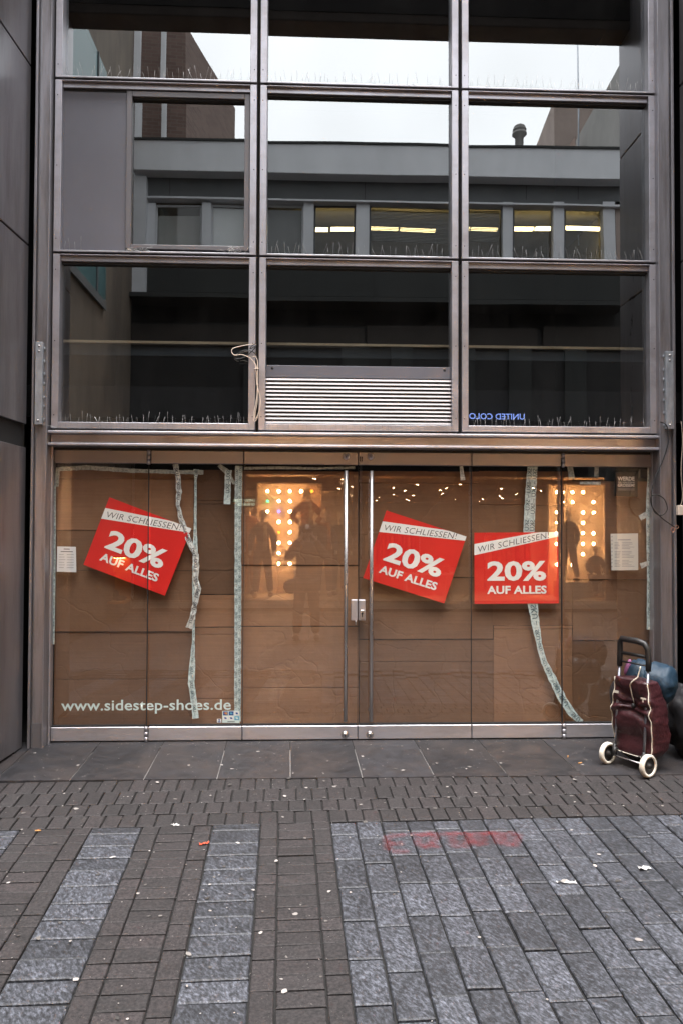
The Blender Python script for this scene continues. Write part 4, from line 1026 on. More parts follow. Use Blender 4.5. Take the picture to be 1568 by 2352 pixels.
cord = [T(HB * .55, lean(.72) - .012, .715), T(.05, lean(.62) - .015, .64), bag_pt(math.pi * 1.5, .93) - TN * .012, bag_pt(math.pi * 1.5, .8) - TN * .012, bag_pt(math.pi * 1.5, .68) - TN * .01]
MB().tube(sum([[cord[i].lerp(cord[i + 1], k / 5) + TN * -.018 * math.sin(math.pi * k / 5) * (i == 1) for k in range(5)] for i in range(4)], []) + [cord[-1]], .0042, 6).build('draw_cord', 'piping', tro)
MB().ball(bag_pt(math.pi * 1.5, .645) - TN * .012, .016, .016, .02).build('cord_stopper', 'rubber', tro)
def patch(a0, t0, w_, h, m, nm):
    p = bag_pt(a0, t0) - TN * .009; MB().add([p - TU * w_ - Vector((0, 0, h)), p + TU * w_ - Vector((0, 0, h)), p + TU * w_ + Vector((0, 0, h)), p - TU * w_ + Vector((0, 0, h))], [(0, 1, 2, 3)]).build(nm, m, tro)
patch(math.pi * 1.36, .80, .022, .009, 'piping', 'fabric_tag'); patch(math.pi * 1.62, .80, .022, .006, 'piping', 'fabric_tag'); patch(math.pi * 1.62, .775, .005, .012, 'piping', 'fabric_tag')
# sleeping bag roll
def crease_roll(a, b_, r, name, m, label, cat, n1=26, n2=30, sq=1.0, folds=9):
    a, b_ = Vector(a), Vector(b_); ax_ = (b_ - a).normalized(); A = ax_.cross(Vector((0, 0, 1))).normalized(); B = A.cross(ax_); vs = []; L_ = (b_ - a).length
    for j in range(n1 + 1):
        t = j / n1; e = min(t, 1 - t); rr = r * min(1, math.sqrt(max(0.0, 1 - (1 - min(1, e / .30)) ** 2)) + .05)
        for i in range(n2):
            q = 2 * math.pi * i / n2
            f_ = 1 + .05 * abs(noise.noise(Vector((math.cos(q) * 3 + t * 6, math.sin(q) * 9, t * 16)))) + .12 * noise.noise(Vector((math.cos(q) * 2, math.sin(q) * 2, t * 5 + L_))) + .05 * noise.noise(Vector((math.cos(q) * 6, math.sin(q) * 6, t * 4)))
            f_ -= .10 * max(0, 1 - abs(noise.noise(Vector((math.cos(q) * 2.5, math.sin(q) * 2.5, t * 9)))) * 3) ** 2; f_ += .10 * math.sin(q * folds) * max(0, 1 - e / .2) * .8
            vs.append(a.lerp(b_, t) + (A * math.cos(q) + B * math.sin(q) * sq) * rr * f_)
    fs = [(j * n2 + i, (j + 1) * n2 + i, (j + 1) * n2 + (i + 1) % n2, j * n2 + (i + 1) % n2) for j in range(n1) for i in range(n2)]
    fs += [tuple(range(n2)), tuple(reversed(range(n1 * n2, (n1 + 1) * n2)))]
    return MB().add(vs, fs, True).build(name, m, label=label, cat=cat)
p0 = F(1434, 1552, TO.y + .22); p1 = F(1556, 1578, TO.y + .05)
crease_roll(p0, p1, .142, 'sleeping_bag', 'sleeping', 'blue rolled sleeping bag strapped behind the trolley handle', 'sleeping bag')
pk = F(1440, 1532, TO.y + .16); MB().ball(pk, .018, .02, .06, 12, 8, Matrix.Rotation(.35, 3, 'Y')).build('pink_cloth', 'pink', label='bit of pink cloth sticking out left of the blue sleeping bag', cat='cloth')
p0 = F(1399, 1594, TO.y + .30); p1 = F(1500, 1600, TO.y + .26)
crease_roll(p0 + Vector((0, 0, -.0)), p1, .115, 'dark_bag', 'sack', 'dark round bag behind the left side of the trolley', 'bag', sq=1.0, folds=3)
# the dark round bag rests on a box-like black rucksack
bx_ = MB(); pc = F(1470, 1660, TO.y + .34)
def sack(c, r, name, m, label, cat, flat_=.9):
    vs = []; n1, n2 = 22, 28; c = Vector(c)
    for j in range(n1 + 1):
        th = math.pi * j / n1
        for i in range(n2):
            q = 2 * math.pi * i / n2; d = Vector((math.sin(th) * math.cos(q), math.sin(th) * math.sin(q), math.cos(th)))
            k = 1 + .22 * noise.noise(d * 2.2 + c) + .10 * noise.noise(d * 5 + c) - .12 * max(0, 1 - abs(noise.noise(d * 3 - c)) * 4)
            p = Vector((d.x * r[0], d.y * r[1], d.z * r[2])) * k; p.z = max(p.z, -r[2] * flat_); vs.append(c + p)
    fs = [(j * n2 + i, (j + 1) * n2 + i, (j + 1) * n2 + (i + 1) % n2, j * n2 + (i + 1) % n2) for j in range(n1) for i in range(n2)]
    return MB().add(vs, fs, True).build(name, m, label=label, cat=cat)
sack((TO.x + .30, TO.y + .40, gh(TO.y + .40) + .19), (.14, .13, .22), 'rucksack', 'sack', 'black rucksack standing behind the trolley against the door', 'rucksack')
sack((F(1562, 1640, -.35).x + .05, -.38, gh(-.38) + .24), (.15, .20, .28), 'black_sack', 'sack', 'black sack against the right wall beside the trolley', 'sack')

# ================================================================== LITTER, stains
M['leaf'] = mat('leaf', (.45, .07, .03), .7, 0, .3, 30); M['butt'] = mat('butt', (.55, .28, .1), .8, 0, .2, 30); M['litter_white'] = mat('litter_white', (.42, .41, .4), .6, 0, .1, 20)
def on_ground(px, py, h=.004): p = G(px, py); p.z = gh(p.y); return p + Vector((0, 0, h))
def crumple(px, py, L_, W_, m, name, label, cat, ang=0.0):
    c = on_ground(px, py); vs = []; n_ = 7
    for j in range(3):
        for i in range(n_):
            x = (i / (n_ - 1) - .5) * L_ + random.gauss(0, L_ * .03); y = (j / 2 - .5) * W_ * random.uniform(.5, 1.3)
            vs.append(c + Vector((x * math.cos(ang) - y * math.sin(ang), x * math.sin(ang) + y * math.cos(ang), abs(random.gauss(0, .006)) + SL * y * math.cos(ang))))
    MB().add(vs, [(j * n_ + i, j * n_ + i + 1, (j + 1) * n_ + i + 1, (j + 1) * n_ + i) for j in range(2) for i in range(n_ - 1)]).build(name, m, label=label, cat=cat)
crumple(1478, 1997, .065, .035, 'litter_white', 'paper_scrap', 'crumpled white paper scrap on the granite at the right', 'litter', .3)
crumple(1300, 2030, .095, .014, 'litter_white', 'tape_scrap', 'flat whitish scrap of tape lying on the granite field', 'litter', -.15)
crumple(469, 1941, .055, .02, 'leaf', 'fallen_leaf', 'red leaf lying beside the granite band', 'leaf', .5)
crumple(403, 1897, .05, .02, 'litter_white', 'paper_scrap', 'small white scrap at the head of the left granite band', 'litter', 0)
for px, py, a, lb in ((88, 1911, 0.1, 'orange cigarette end on the bricks at the far left'), (1331, 1752, .4, 'cigarette end on the threshold left of the trolley'), (1303, 1735, 1.2, 'cigarette end near the trolley, close to the doors')):
    c = on_ground(px, py, .008); v = Vector((math.cos(a), math.sin(a), SL * math.sin(a))) * .016
    MB().tube([c - v, c + v], .004, 6).build('cigarette_end', 'butt', label=lb, cat='cigarette end', group='cigarette ends on the ground')
gm_, gt_, gb_ = nmat('gum'); ge_ = gt_.nodes.new('ShaderNodeNewGeometry'); gr_ = gt_.nodes.new('ShaderNodeValToRGB')
gr_.color_ramp.elements[0].color = (.03, .027, .026, 1); gr_.color_ramp.elements[1].color = (.36, .33, .31, 1); gr_.color_ramp.elements[1].position = .95
k_ = gr_.color_ramp.elements.new(.35); k_.color = (.10, .09, .083, 1)
gt_.links.new(ge_.outputs['Random Per Island'], gr_.inputs[0]); gt_.links.new(gr_.outputs[0], gb_.inputs['Base Color']); gb_.inputs['Roughness'].default_value = .7
gum = MB(); rg = random.Random(11)
def spot(c, r):
    n_ = 9; st = rg.uniform(.55, 1); a0 = rg.uniform(0, 6); vs = [c]
    for i in range(n_):
        q = 2 * math.pi * i / n_; rr = r * rg.uniform(.7, 1.2); x, y = math.cos(q) * rr, math.sin(q) * rr * st
        X, Y = x * math.cos(a0) - y * math.sin(a0), x * math.sin(a0) + y * math.cos(a0)
        vs.append(c + Vector((X, Y, SL * Y - .0015)))
    gum.add(vs, [(0, 1 + i, 1 + (i + 1) % n_) for i in range(n_)])
for _ in range(420):
    y = -rg.uniform(.05, 3.6); x = rg.uniform(-3, 3.4)
    if x > G(757, 1890).x and y < -1.5 and rg.random() < .75: continue
    spot(Vector((x, y, gh(y) + .0055)), rg.choice((.005, .006, .008, .010, .012, .016)) * rg.uniform(.6, 1.1))
for _ in range(1700):
    y = -rg.uniform(.05, 3.4); x = rg.uniform(-3, 3.4)
    if x > G(757, 1890).x and y < -1.5 and rg.random() < .8: continue
    spot(Vector((x, y, gh(y) + .0055)), rg.uniform(.0018, .0042))
for _ in range(110):
    y = -rg.uniform(.1, 3.5); x = rg.uniform(-3, 3.2)
    if x > G(757, 1890).x and y < -1.5 and rg.random() < .7: continue
    spot(Vector((x, y, gh(y) + .0058)), rg.uniform(.008, .017))
for _ in range(260):
    y = .085 - abs(rg.gauss(0, .06)); spot(Vector((rg.uniform(-2.1, 2.9), y, gh(y) + .0055)), rg.uniform(.002, .006))
gum.build('gum_spots', gm_, kind='stuff', label='trodden chewing gum spots and specks over the paving', cat='gum')
# red spray paint on the granite
sm_, st_, sb_ = nmat('spray_paint'); N = st_.nodes.new; Lk = st_.links.new
tc_ = N('ShaderNodeTexCoord'); n1_ = N('ShaderNodeTexNoise'); n1_.inputs['Scale'].default_value = 38; n1_.inputs['Detail'].default_value = 6; n1_.inputs['Roughness'].default_value = .75
Lk(tc_.outputs['Object'], n1_.inputs['Vector']); at_ = N('ShaderNodeAttribute'); at_.attribute_name = 'soft'
ad_ = N('ShaderNodeMath'); ad_.operation = 'ADD'; Lk(n1_.outputs['Fac'], ad_.inputs[0]); Lk(at_.outputs['Fac'], ad_.inputs[1])
mr_ = N('ShaderNodeMapRange'); mr_.inputs[1].default_value = .78; mr_.inputs[2].default_value = 1.5; mr_.inputs[4].default_value = .2; Lk(ad_.outputs[0], mr_.inputs[0])
sb_.inputs['Base Color'].default_value = (.34, .03, .035, 1); sb_.inputs['Roughness'].default_value = .6; Lk(mr_.outputs[0], sb_.inputs['Alpha'])
strokes = [[(893, 1960), (888, 1925), (935, 1918)], [(892, 1942), (930, 1938)], [(893, 1958), (945, 1958)], [(960, 1925), (985, 1915), (1000, 1928), (975, 1950), (958, 1938), (962, 1925)], [(985, 1935), (1008, 1952)],
           [(1022, 1920), (1060, 1915)], [(1035, 1918), (1045, 1955)], [(1060, 1955), (1080, 1918), (1100, 1950)], [(1068, 1938), (1095, 1936)], [(1112, 1948), (1108, 1918), (1140, 1915), (1142, 1945)], [(1160, 1912), (1190, 1920), (1180, 1945), (1155, 1940), (1160, 1912)], [(900, 1920), (1180, 1916)]]
sp_ = MB(); soft = []
for s_ in strokes:
    P = [on_ground(a, b_, .0062) for a, b_ in s_]; path = []
    for i in range(len(P) - 1):
        for k in range(6): path.append(P[i].lerp(P[i + 1], k / 6))
    path.append(P[-1]); o_ = len(sp_.v); vs = []
    for i, p in enumerate(path):
        q = (path[min(i + 1, len(path) - 1)] - path[max(i - 1, 0)]); q.z = 0; q.normalize(); nn = Vector((-q.y, q.x, 0)); nn.z = SL * nn.y
        for k, sft in ((-1, 0), (-.5, .45), (0, .75), (.5, .45), (1, 0)):
            e = 0.0 if i in (0, len(path) - 1) else 1.0
            vs.append(p + nn * k * .05 + Vector((0, 0, rg.uniform(-.0003, .0003)))); soft.append(sft * e)
    sp_.add(vs, [(i * 5 + k, i * 5 + k + 1, (i + 1) * 5 + k + 1, (i + 1) * 5 + k) for i in range(len(path) - 1) for k in range(4)])
so_ = sp_.build('spray_paint', sm_, label='faded red spray paint marks across the granite stones', cat='graffiti')
at = so_.data.attributes.new('soft', 'FLOAT', 'POINT'); at.data.foreach_set('value', soft)

# ================================================================== THE OTHER SIDE OF THE STREET (seen in the glass)
M['render_white'] = mat('render_white', (.72, .73, .76), .8, 0, .08, 1.2, (1, 1, .4))
M['frieze'] = mat('frieze', (.12, .125, .13), .8, 0, .12, 1.5)
M['frame_white'] = mat('frame_white', (.66, .67, .7), .6, 0, .05, 2)
M['dark_wall'] = mat('dark_wall', (.028, .030, .029), .8, 0, .2, 1)
M['sign_brown'] = mat('sign_brown', (.045, .037, .032), .8, 0, .15, 2)
M['blind'] = mat('blind', (.8, .81, .83), .8, 0, .05, 3)
M['blind_dark'] = mat('blind_dark', (.06, .058, .05), .7, 0, .1, 3)
M['office'] = mat('office', (.22, .2, .15), .9, 0, .2, .8)
M['tube_light'] = emit('tube_light', (1, .76, .36), 3.4)
M['concrete_brown'] = mat('concrete_brown', (.15, .118, .09), .85, 0, .3, 1.2, (1, 1, .4), dirt=(.07, .055, .045), dirt_amt=.7, dscale=.8)
M['teal'] = mat('teal_glass', (.10, .19, .20), .3, 0, .15, 1)
M['concrete_grey'] = mat('concrete_grey', (.30, .29, .28), .85, 0, .15, 1)
M['pink_render'] = mat('pink_render', (.34, .27, .24), .85, 0, .15, 1.5)
def wall_brick(name, c1, c2):
    m, t, b = nmat(name); N = t.nodes.new; L = t.links.new
    tc = N('ShaderNodeTexCoord'); mp = N('ShaderNodeMapping'); mp.inputs['Rotation'].default_value = (R(90), 0, 0); L(tc.outputs['Object'], mp.inputs[0])
    sx_ = N('ShaderNodeSeparateXYZ'); L(tc.outputs['Object'], sx_.inputs[0]); ad = N('ShaderNodeMath'); ad.operation = 'ADD'; L(sx_.outputs[0], ad.inputs[0]); L(sx_.outputs[1], ad.inputs[1])
    cx = N('ShaderNodeCombineXYZ'); L(ad.outputs[0], cx.inputs[0]); L(sx_.outputs[2], cx.inputs[1])
    br = N('ShaderNodeTexBrick'); br.inputs['Scale'].default_value = 1; br.inputs['Brick Width'].default_value = .24; br.inputs['Row Height'].default_value = .08; br.inputs['Mortar Size'].default_value = .007
    br.inputs['Color1'].default_value = (*c1, 1); br.inputs['Color2'].default_value = (*c2, 1); br.inputs['Mortar'].default_value = (.17, .14, .12, 1); L(cx.outputs[0], br.inputs['Vector'])
    L(br.outputs[0], b.inputs['Base Color']); b.inputs['Roughness'].default_value = .9; return m
M['brick_dark'] = wall_brick('wall_brick_dark', (.13, .08, .066), (.18, .115, .095)); M['brick_pink'] = wall_brick('wall_brick_pink', (.26, .17, .14), (.32, .22, .18))
def RR(x0, y0, x1, y1, L_):                       # rectangle seen in the glass -> x range, z range across the street
    ym, xm = (y0 + y1) / 2, (x0 + x1) / 2
    return RF(x0, ym, L_).x, RF(x1, ym, L_).x, RF(xm, y1, L_).z, RF(xm, y0, L_).z
def rbox(mb, x0, y0, x1, y1, L_, depth):
    a, b_, c, d = RR(x0, y0, x1, y1, L_); return mb.box(a, b_, -L_ - depth, -L_, c, d)
LO = 10.6
opp = thing('opposite_building', 'low grey building across the street with lit offices, mirrored in the upper windows', 'building', (1.5, -LO, 0))
rbox(MB(), 303, 326, 1446, 394, LO - .35, .8).build('parapet', 'render_white', opp, bevel=.01)
rbox(MB(), 303, 321, 1446, 326, LO - .38, .85).build('coping', 'dark_wall', opp)
rbox(MB(), 335, 395, 1446, 453, LO, .3).build('frieze', 'frieze', opp)
rbox(MB(), 335, 453.5, 1446, 457.5, LO - .12, .3).build('ledge', 'render_white', opp)
rbox(MB(), 303, 395, 334, 676, LO - .2, .6).build('end_pier', 'frame_white', opp)
for a in (390, 615, 840, 1060, 1209, 1330): rbox(MB(), a - .8, 396, a + .8, 452, LO - .004, .01).build('panel_joint', 'dark_wall', opp); rbox(MB(), a + 20, 606, a + 21.5, 677, LO - .004, .01).build('panel_joint', 'dark', opp)
px_cols = [(335, 357), (465, 486), (568, 610), (698, 722), (819, 850), (1040, 1066), (1155, 1178), (1272, 1297), (1388, 1415)]
for a, b_ in px_cols: rbox(MB(), a, 458, b_, 604, LO - .02, .2).build('window_post', 'frame_white', opp)
rbox(MB(), 357, 458, 1446, 463, LO, .2).build('window_head', 'dark_wall', opp)
rbox(MB(), 1416, 458, 1446, 604, LO, .25).build('wall_end', 'pink_render', opp)
for i in range(len(px_cols) - 1):
    a, b_ = px_cols[i][1], px_cols[i + 1][0]
    x0, x1, z0, z1 = RR(a, 463, b_, 604, LO + .1)
    w_ = MB().box(x0, x1, -LO - .16, -LO - .12, z1 - .05, z1).box(x0, x0 + .04, -LO - .16, -LO - .12, z0, z1 - .05).box(x1 - .04, x1, -LO - .16, -LO - .12, z0, z1 - .05).build('window', 'frame_white' if i < 3 else 'frieze', opp)
    MB().add([(x1, -LO - .14, z0), (x0, -LO - .14, z0), (x0, -LO - .14, z1), (x1, -LO - .14, z1)], [(0, 1, 2, 3)]).build('pane', 'glass_shop', w_)
    if i in (0, 1): MB().box(x0 + .04, x1 - .04, -LO - .20, -LO - .18, z0, z1 - (.22 if i == 0 else .05)).build('blind', 'blind' if i else 'concrete_grey', w_)
    if i == 2: MB().box(x0 + .04, x1 - .04, -LO - .30, -LO - .27, z0, z1 - .05).build('blind', 'frieze', w_)
    if i in (4, 5):
        for k in range(22):
            zz = z1 - .08 - k * .032
            MB().box(x0 + .04, x1 - .04, -LO - .30, -LO - .27, zz - .011, zz).build('blind_slat', 'blind_dark', w_)
# offices behind
ox0, ox1, oz0, oz1 = RR(335, 458, 1446, 604, LO + .3)
MB().box(ox0, ox1, -LO - 6, -LO - 5.9, oz0 - .2, oz1 + .6).box(ox0, ox1, -LO - 5.9, -LO - .3, oz1 + .5, oz1 + .6).box(ox0, ox1, -LO - 5.9, -LO - .25, oz0 - .45, oz0 - .3).box(ox0 - .1, ox0, -LO - 6, -LO - .3, oz0 - .4, oz1 + .6).box(ox1, ox1 + .1, -LO - 6, -LO - .3, oz0 - .4, oz1 + .6).build('office_room', 'office', opp)
for a, b_ in ((724, 764), (770, 830), (862, 925), (931, 1010), (1055, 1085), (1090, 1150), (1180, 1235), (1240, 1290), (1298, 1390)):
    x0, x1, z0, z1 = RR(a - 8, 517, b_ - 8, 522, LO + 1.8)
    MB().box(x0, x1, -LO - 1.95, -LO - 1.8, z0, z1).build('tube_lamp', 'tube_light', opp)
rbox(MB(), 335, 605, 1446, 678, LO, .3).build('spandrel', 'dark_wall', opp)
rbox(MB(), 288, 678, 1446, 688, LO - .45, .8).build('cornice', 'dark_wall', opp)
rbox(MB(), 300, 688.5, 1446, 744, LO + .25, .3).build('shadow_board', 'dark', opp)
for a, b_ in ((300, 838), (844, 1236), (1250, 1446)): rbox(MB(), a, 745, b_, 792, LO + .05, .3).build('fascia_panel', 'sign_brown', opp)
rbox(MB(), 300, 745, 1446, 792, LO + .12, .2).build('fascia_back', 'dark', opp)
zh = RF(800, 1030, LO).z
zc_ = 2.85
sx0, sx1, _, ztop_ = RR(150, 793, 1500, 1030, LO)
MB().box(sx0 - .5, sx1 + .5, -LO - .35, -LO - .12, zc_ - .05, ztop_).build('transom_glass', 'dark', opp)
for a, b_ in ((560, 610), (785, 850), (900, 950), (1060, 1092), (1171, 1223), (1301, 1351)): rbox(MB(), a, 793, b_, 1030, LO + .02, .09).build('pilaster', 'dark_wall', opp)
def opp_text(body, x_right, x_left, y_top, y_bot, L_, bold, m, parent, spacing=1.0):   # reads normally from the street; mirrored in our glass
    a, b_ = RF(x_right, (y_top + y_bot) / 2, L_), RF(x_left, (y_top + y_bot) / 2, L_); z1, z0 = RF(x_right, y_top, L_).z, RF(x_right, y_bot, L_).z
    w_ = abs(a.x - b_.x); me = fit_text(body, 0, w_, z0, z1, bold, spacing); me_xform(me, Matrix.Translation((max(a.x, b_.x), -L_, 0)) @ BACK); return link('lettering', me, m, parent)
M['neon'] = emit('neon_blue', (.25, .36, .85), .75)
sg = thing('shop_sign', 'blue lit shop name sign across the street, mirrored in the lower right window', 'sign', RF(1100, 960, LO - .1))
opp_text('UNITED COLORS OF BENETTON', 1208, 916, 946, 960, LO - .1, .012, 'neon', sg)
x0, x1, z0, z1 = RR(858, 963, 1210, 966, LO - .09); MB().box(x0, x1, -LO + .06, -LO + .09, z0, z1).build('sign_rail', 'dark', sg)
# the lit shop
FZ = RF(800, 1374, LO + .8).z
zc_ = 2.85
M['shop_wall'] = mat('shop_wall', (.30, .19, .11), .9, 0, .2, .6); M['shop_floor'] = mat('shop_floor', (.32, .24, .17), .5, 0, .15, 1); M['display_board'] = mat('display_board', (.62, .45, .30), .8, 0, .05, 1); M['plinth'] = mat('plinth', (.5, .4, .3), .7, 0, .08, 2)
M['lamp_warm'] = emit('lamp_warm', (1, .64, .36), 100); M['bulb'] = emit('bulb', (1, .60, .29), 165)
M['lamp_front'] = emit('lamp_front', (1, .66, .38), 240)
M['bulb_green'] = emit('bulb_green', (.02, .8, .22), 9); M['bulb_blue'] = emit('bulb_blue', (.08, .1, 1), 11); M['bulb_orange'] = emit('bulb_orange', (1, .24, .01), 10)
SB = 27.0
MB().box(sx0 - .5, sx1 + .5, -SB - .1, -SB, gz(-11) - .1, zc_ + .1).box(sx0 - .6, sx0 - .5, -SB, -LO - .1, -.3, zc_ + .1).box(sx1 + .5, sx1 + .6, -SB, -LO - .1, -.3, zc_ + .1).build('shop_back', 'shop_wall', opp)
MB().box(sx0 - .5, sx1 + .5, -SB, -LO - .36, zc_, zc_ + .1).build('shop_ceiling', 'shop_wall', opp)
MB().box(sx0 - .5, sx1 + .5, -SB, -LO - .02, gz(-11) - .3, FZ).build('shop_floor', 'shop_floor', opp)
rbox(MB(), 150, 1386, 1500, 1400, LO - .06, .1).build('window_sill', 'plinth', opp)
MB().box(sx0 - .5, sx1 + .5, -LO - .02, -LO + .02, gz(-11) - .2, RF(800, 1400, LO).z).build('stall_riser', 'dark_wall', opp)
MB().box(-20, sx0 - .6, -LO - 1, -LO, -.3, 9).box(sx1 + .6, 22, -LO - 1, -LO, -.3, RF(1440, 326, LO).z).build('side_wing', 'concrete_grey', opp)
MB().box(sx0 - .6, sx1 + .6, -SB, -LO - .36, zc_ + .1, zc_ + .2).box(ox0, ox1, -LO - 6.2, -LO - .5, oz1 + .62, RF(800, 330, LO).z).build('roof_slab', 'dark_wall', opp)
for a in (150, 300, 560, 830, 1085, 1290, 1500):
    x_ = RF(a, 1200, LO).x; MB().box(x_ - .025, x_ + .025, -LO - .06, -LO - .01, RF(800, 1388, LO).z, zh).build('shop_mullion', 'steel', opp)
for a, b_ in ((150, 300), (300, 560), (560, 830), (1085, 1290), (1290, 1500)):
    x0, x1 = RF(a, 1200, LO).x + .026, RF(b_, 1200, LO).x - .026; z0 = RF(800, 1386, LO).z
    MB().add([(x1, -LO - .035, z0), (x0, -LO - .035, z0), (x0, -LO - .035, zh), (x1, -LO - .035, zh)], [(0, 1, 2, 3)]).build('shop_window', 'glass_shop', opp)
for a, b_ in ((150, 552), (1404, 1505)):
    x0, x1 = RF(a, 1200, LO).x, RF(b_, 1200, LO).x
    MB().box(x0, x1, -LO - .12, -LO - .06, gz(-11) - .1, zh).build('dark_front', 'dark_wall', opp)
    xr = RF(530, 1200, LO + 3).x if a < 500 else RF(1412, 1200, LO + 3).x
    MB().box(xr - .1 if a < 500 else xr, xr if a < 500 else xr + .1, -LO - 3, -LO - .125, FZ, zc_ - .01).build('return_wall', 'shop_wall', opp)
for a, b_ in ((556, 800), (1225, 1402)):
    x0, x1 = RF(a, 1200, LO + 2.2).x, RF(b_, 1200, LO + 2.2).x
    MB().box(x0, x1, -LO - 2.3, -LO - 2.2, FZ + .001, zc_ - .3).build('glow_backdrop', 'display_board', opp)  # added panel catching bulb light, for a warmer glow in the reflection
# ceiling spots
rl_ = random.Random(5); dn = MB()
for j in range(9):
    for i in range(9):
        if rl_.random() < .3: continue
        x_ = sx0 + (sx1 - sx0) * (i + .5 + rl_.uniform(-.3, .3)) / 9; y_ = -LO - 2.2 - j * 1.55 + rl_.uniform(-.3, .3)
        MB().lathe([(.042, 0), (.0, .004)], (x_, y_, zc_ - .012), (0, 0, -1), 10).build('spot_lamp', 'lamp_warm', opp)
for i in range(14):
    x_ = sx0 + (sx1 - sx0) * (i + .5) / 14
    MB().lathe([(.045, 0), (.0, .004)], (x_, -LO - .42, zc_ - .012), (0, 0, -1), 10).build('spot_lamp', 'lamp_front', opp)
# clothes racks and shelves inside
M['cloth1'] = mat('cloth_rust', (.30, .10, .04), .9, 0, .3, 6); M['cloth2'] = mat('cloth_grey', (.10, .085, .075), .9, 0, .3, 6); M['cloth3'] = mat('cloth_sand', (.42, .28, .16), .9, 0, .3, 6); M['cloth4'] = mat('cloth_dark', (.03, .028, .03), .9, 0, .3, 6)
rspots = sorted([(rl_.uniform(sx0 + 1, sx1 - 1), -rl_.uniform(LO + 4.5, SB - 2)) for k in range(11)], key=lambda q: -q[1])
ordn = ['nearest', 'second', 'third', 'fourth', 'fifth', 'sixth', 'seventh', 'eighth', 'ninth', 'tenth', 'farthest']
for k in range(11):
    x_, y_ = rspots[k]
    t = thing('clothes_rack', 'clothes rail inside the lit shop opposite, %s back from its window' % ordn[k], 'clothes rack', (x_, y_, FZ), 'clothes rails in the shop opposite')
    MB().tube([(x_ - .6, y_, FZ), (x_ - .6, y_, FZ + 1.45), (x_ + .6, y_, FZ + 1.45), (x_ + .6, y_, FZ)], .015, 6).build('rail', 'steel', t)
    for q in range(9):
        xx = x_ - .5 + q * .125; h = rl_.uniform(.6, 1.0)
        MB().add([(xx - .035, y_ - .22, FZ + 1.38), (xx + .035, y_ - .22, FZ + 1.38), (xx + .045, y_ - .26, FZ + 1.38 - h), (xx - .045, y_ - .26, FZ + 1.38 - h), (xx - .035, y_ + .22, FZ + 1.38), (xx + .035, y_ + .22, FZ + 1.38), (xx + .045, y_ + .26, FZ + 1.38 - h), (xx - .045, y_ + .26, FZ + 1.38 - h)],
                 [(0, 1, 2, 3), (7, 6, 5, 4), (0, 4, 5, 1), (3, 2, 6, 7), (0, 3, 7, 4), (1, 5, 6, 2)]).build('garment', ('cloth1', 'cloth2', 'cloth3', 'cloth4')[rl_.randrange(4)], t)
# folded jumpers on a table, seen over the middle tilted poster
t = thing('display_table', 'table of folded orange jumpers mirrored over the middle poster', 'table', RF(960, 1330, LO + 1.4))
x0, x1, z0, z1 = RR(930, 1300, 1050, 1316, LO + 1.4); MB().box(x0, x1, -LO - 2.2, -LO - 1.4, z0 - .05, z0).box(x0 + .05, x0 + .1, -LO - 2.1, -LO - 2.05, FZ, z0 - .05).box(x1 - .1, x1 - .05, -LO - 2.1, -LO - 2.05, FZ, z0 - .05).box(x0 + .05, x0 + .1, -LO - 1.5, -LO - 1.45, FZ, z0 - .05).box(x1 - .1, x1 - .05, -LO - 1.5, -LO - 1.45, FZ, z0 - .05).build('table_top', 'plinth', t)
for q in range(4):
    for h in range(rl_.randrange(3, 6)): MB().box(x0 + .08 + q * .26, x0 + .30 + q * .26, -LO - 2.0, -LO - 1.5, z0 + h * .05, z0 + h * .05 + .045).build('jumper', 'cloth1' if q != 2 else 'cloth3', t, bevel=.012)
# bulb walls
def bulb_wall(x0, y0, x1, y1, L_, xs, ys, special, skip, label):
    t = thing('bulb_wall', label, 'display wall', RF((x0 + x1) / 2, y1, L_))
    rbox(MB(), x0, y0, x1, y1, L_ + .08, .06).build('board', 'display_board', t)
    a, b_, c, d = RR(x0, y0, x1, y1, L_ + .02)
    MB().box(a, b_, -L_ - .08, -L_ - .0, d - .03, d).box(a, a + .03, -L_ - .08, -L_, c, d - .03).box(b_ - .03, b_, -L_ - .08, -L_, c, d - .03).build('board_frame', 'plinth', t)
    for j, py in enumerate(ys):
        for i, px in enumerate(xs):
            if (i, j) in skip: continue
            p = RF(px, py, L_); MB().ball(p, .034, .034, .034, 10, 8).build('bulb', special.get((i, j), 'bulb'), t)
BY = [1128.6, 1151.6, 1175.6, 1200, 1224, 1248.5, 1272.5, 1297]
bulb_wall(588, 1109, 741, 1372, LO + 1.7, [614, 640, 666, 692.5, 717], BY, {(0, 1): 'bulb_green', (1, 2): 'bulb_blue', (1, 4): 'bulb_orange', (4, 0): 'bulb_orange'}, {(0, 3), (0, 4), (0, 5), (0, 6), (0, 7), (3, 1), (3, 2), (3, 3), (4, 1), (4, 2), (4, 3), (3, 4), (3, 5), (3, 6), (3, 7), (4, 4), (4, 5), (4, 6), (4, 7)}, 'display wall of round bulbs behind mannequins, mirrored left of the bar handles')
bulb_wall(1262, 1110, 1400, 1372, LO + 1.7, [1284, 1300.5, 1323, 1347.6, 1372], BY, {}, {(4, 0), (0, 1), (3, 1), (1, 2), (2, 2), (1, 3), (2, 3), (4, 3), (1, 4), (2, 4), (1, 5), (2, 5), (1, 6), (0, 6), (4, 6), (1, 7), (3, 7), (4, 7)}, 'display wall of round bulbs mirrored right of the upright poster')
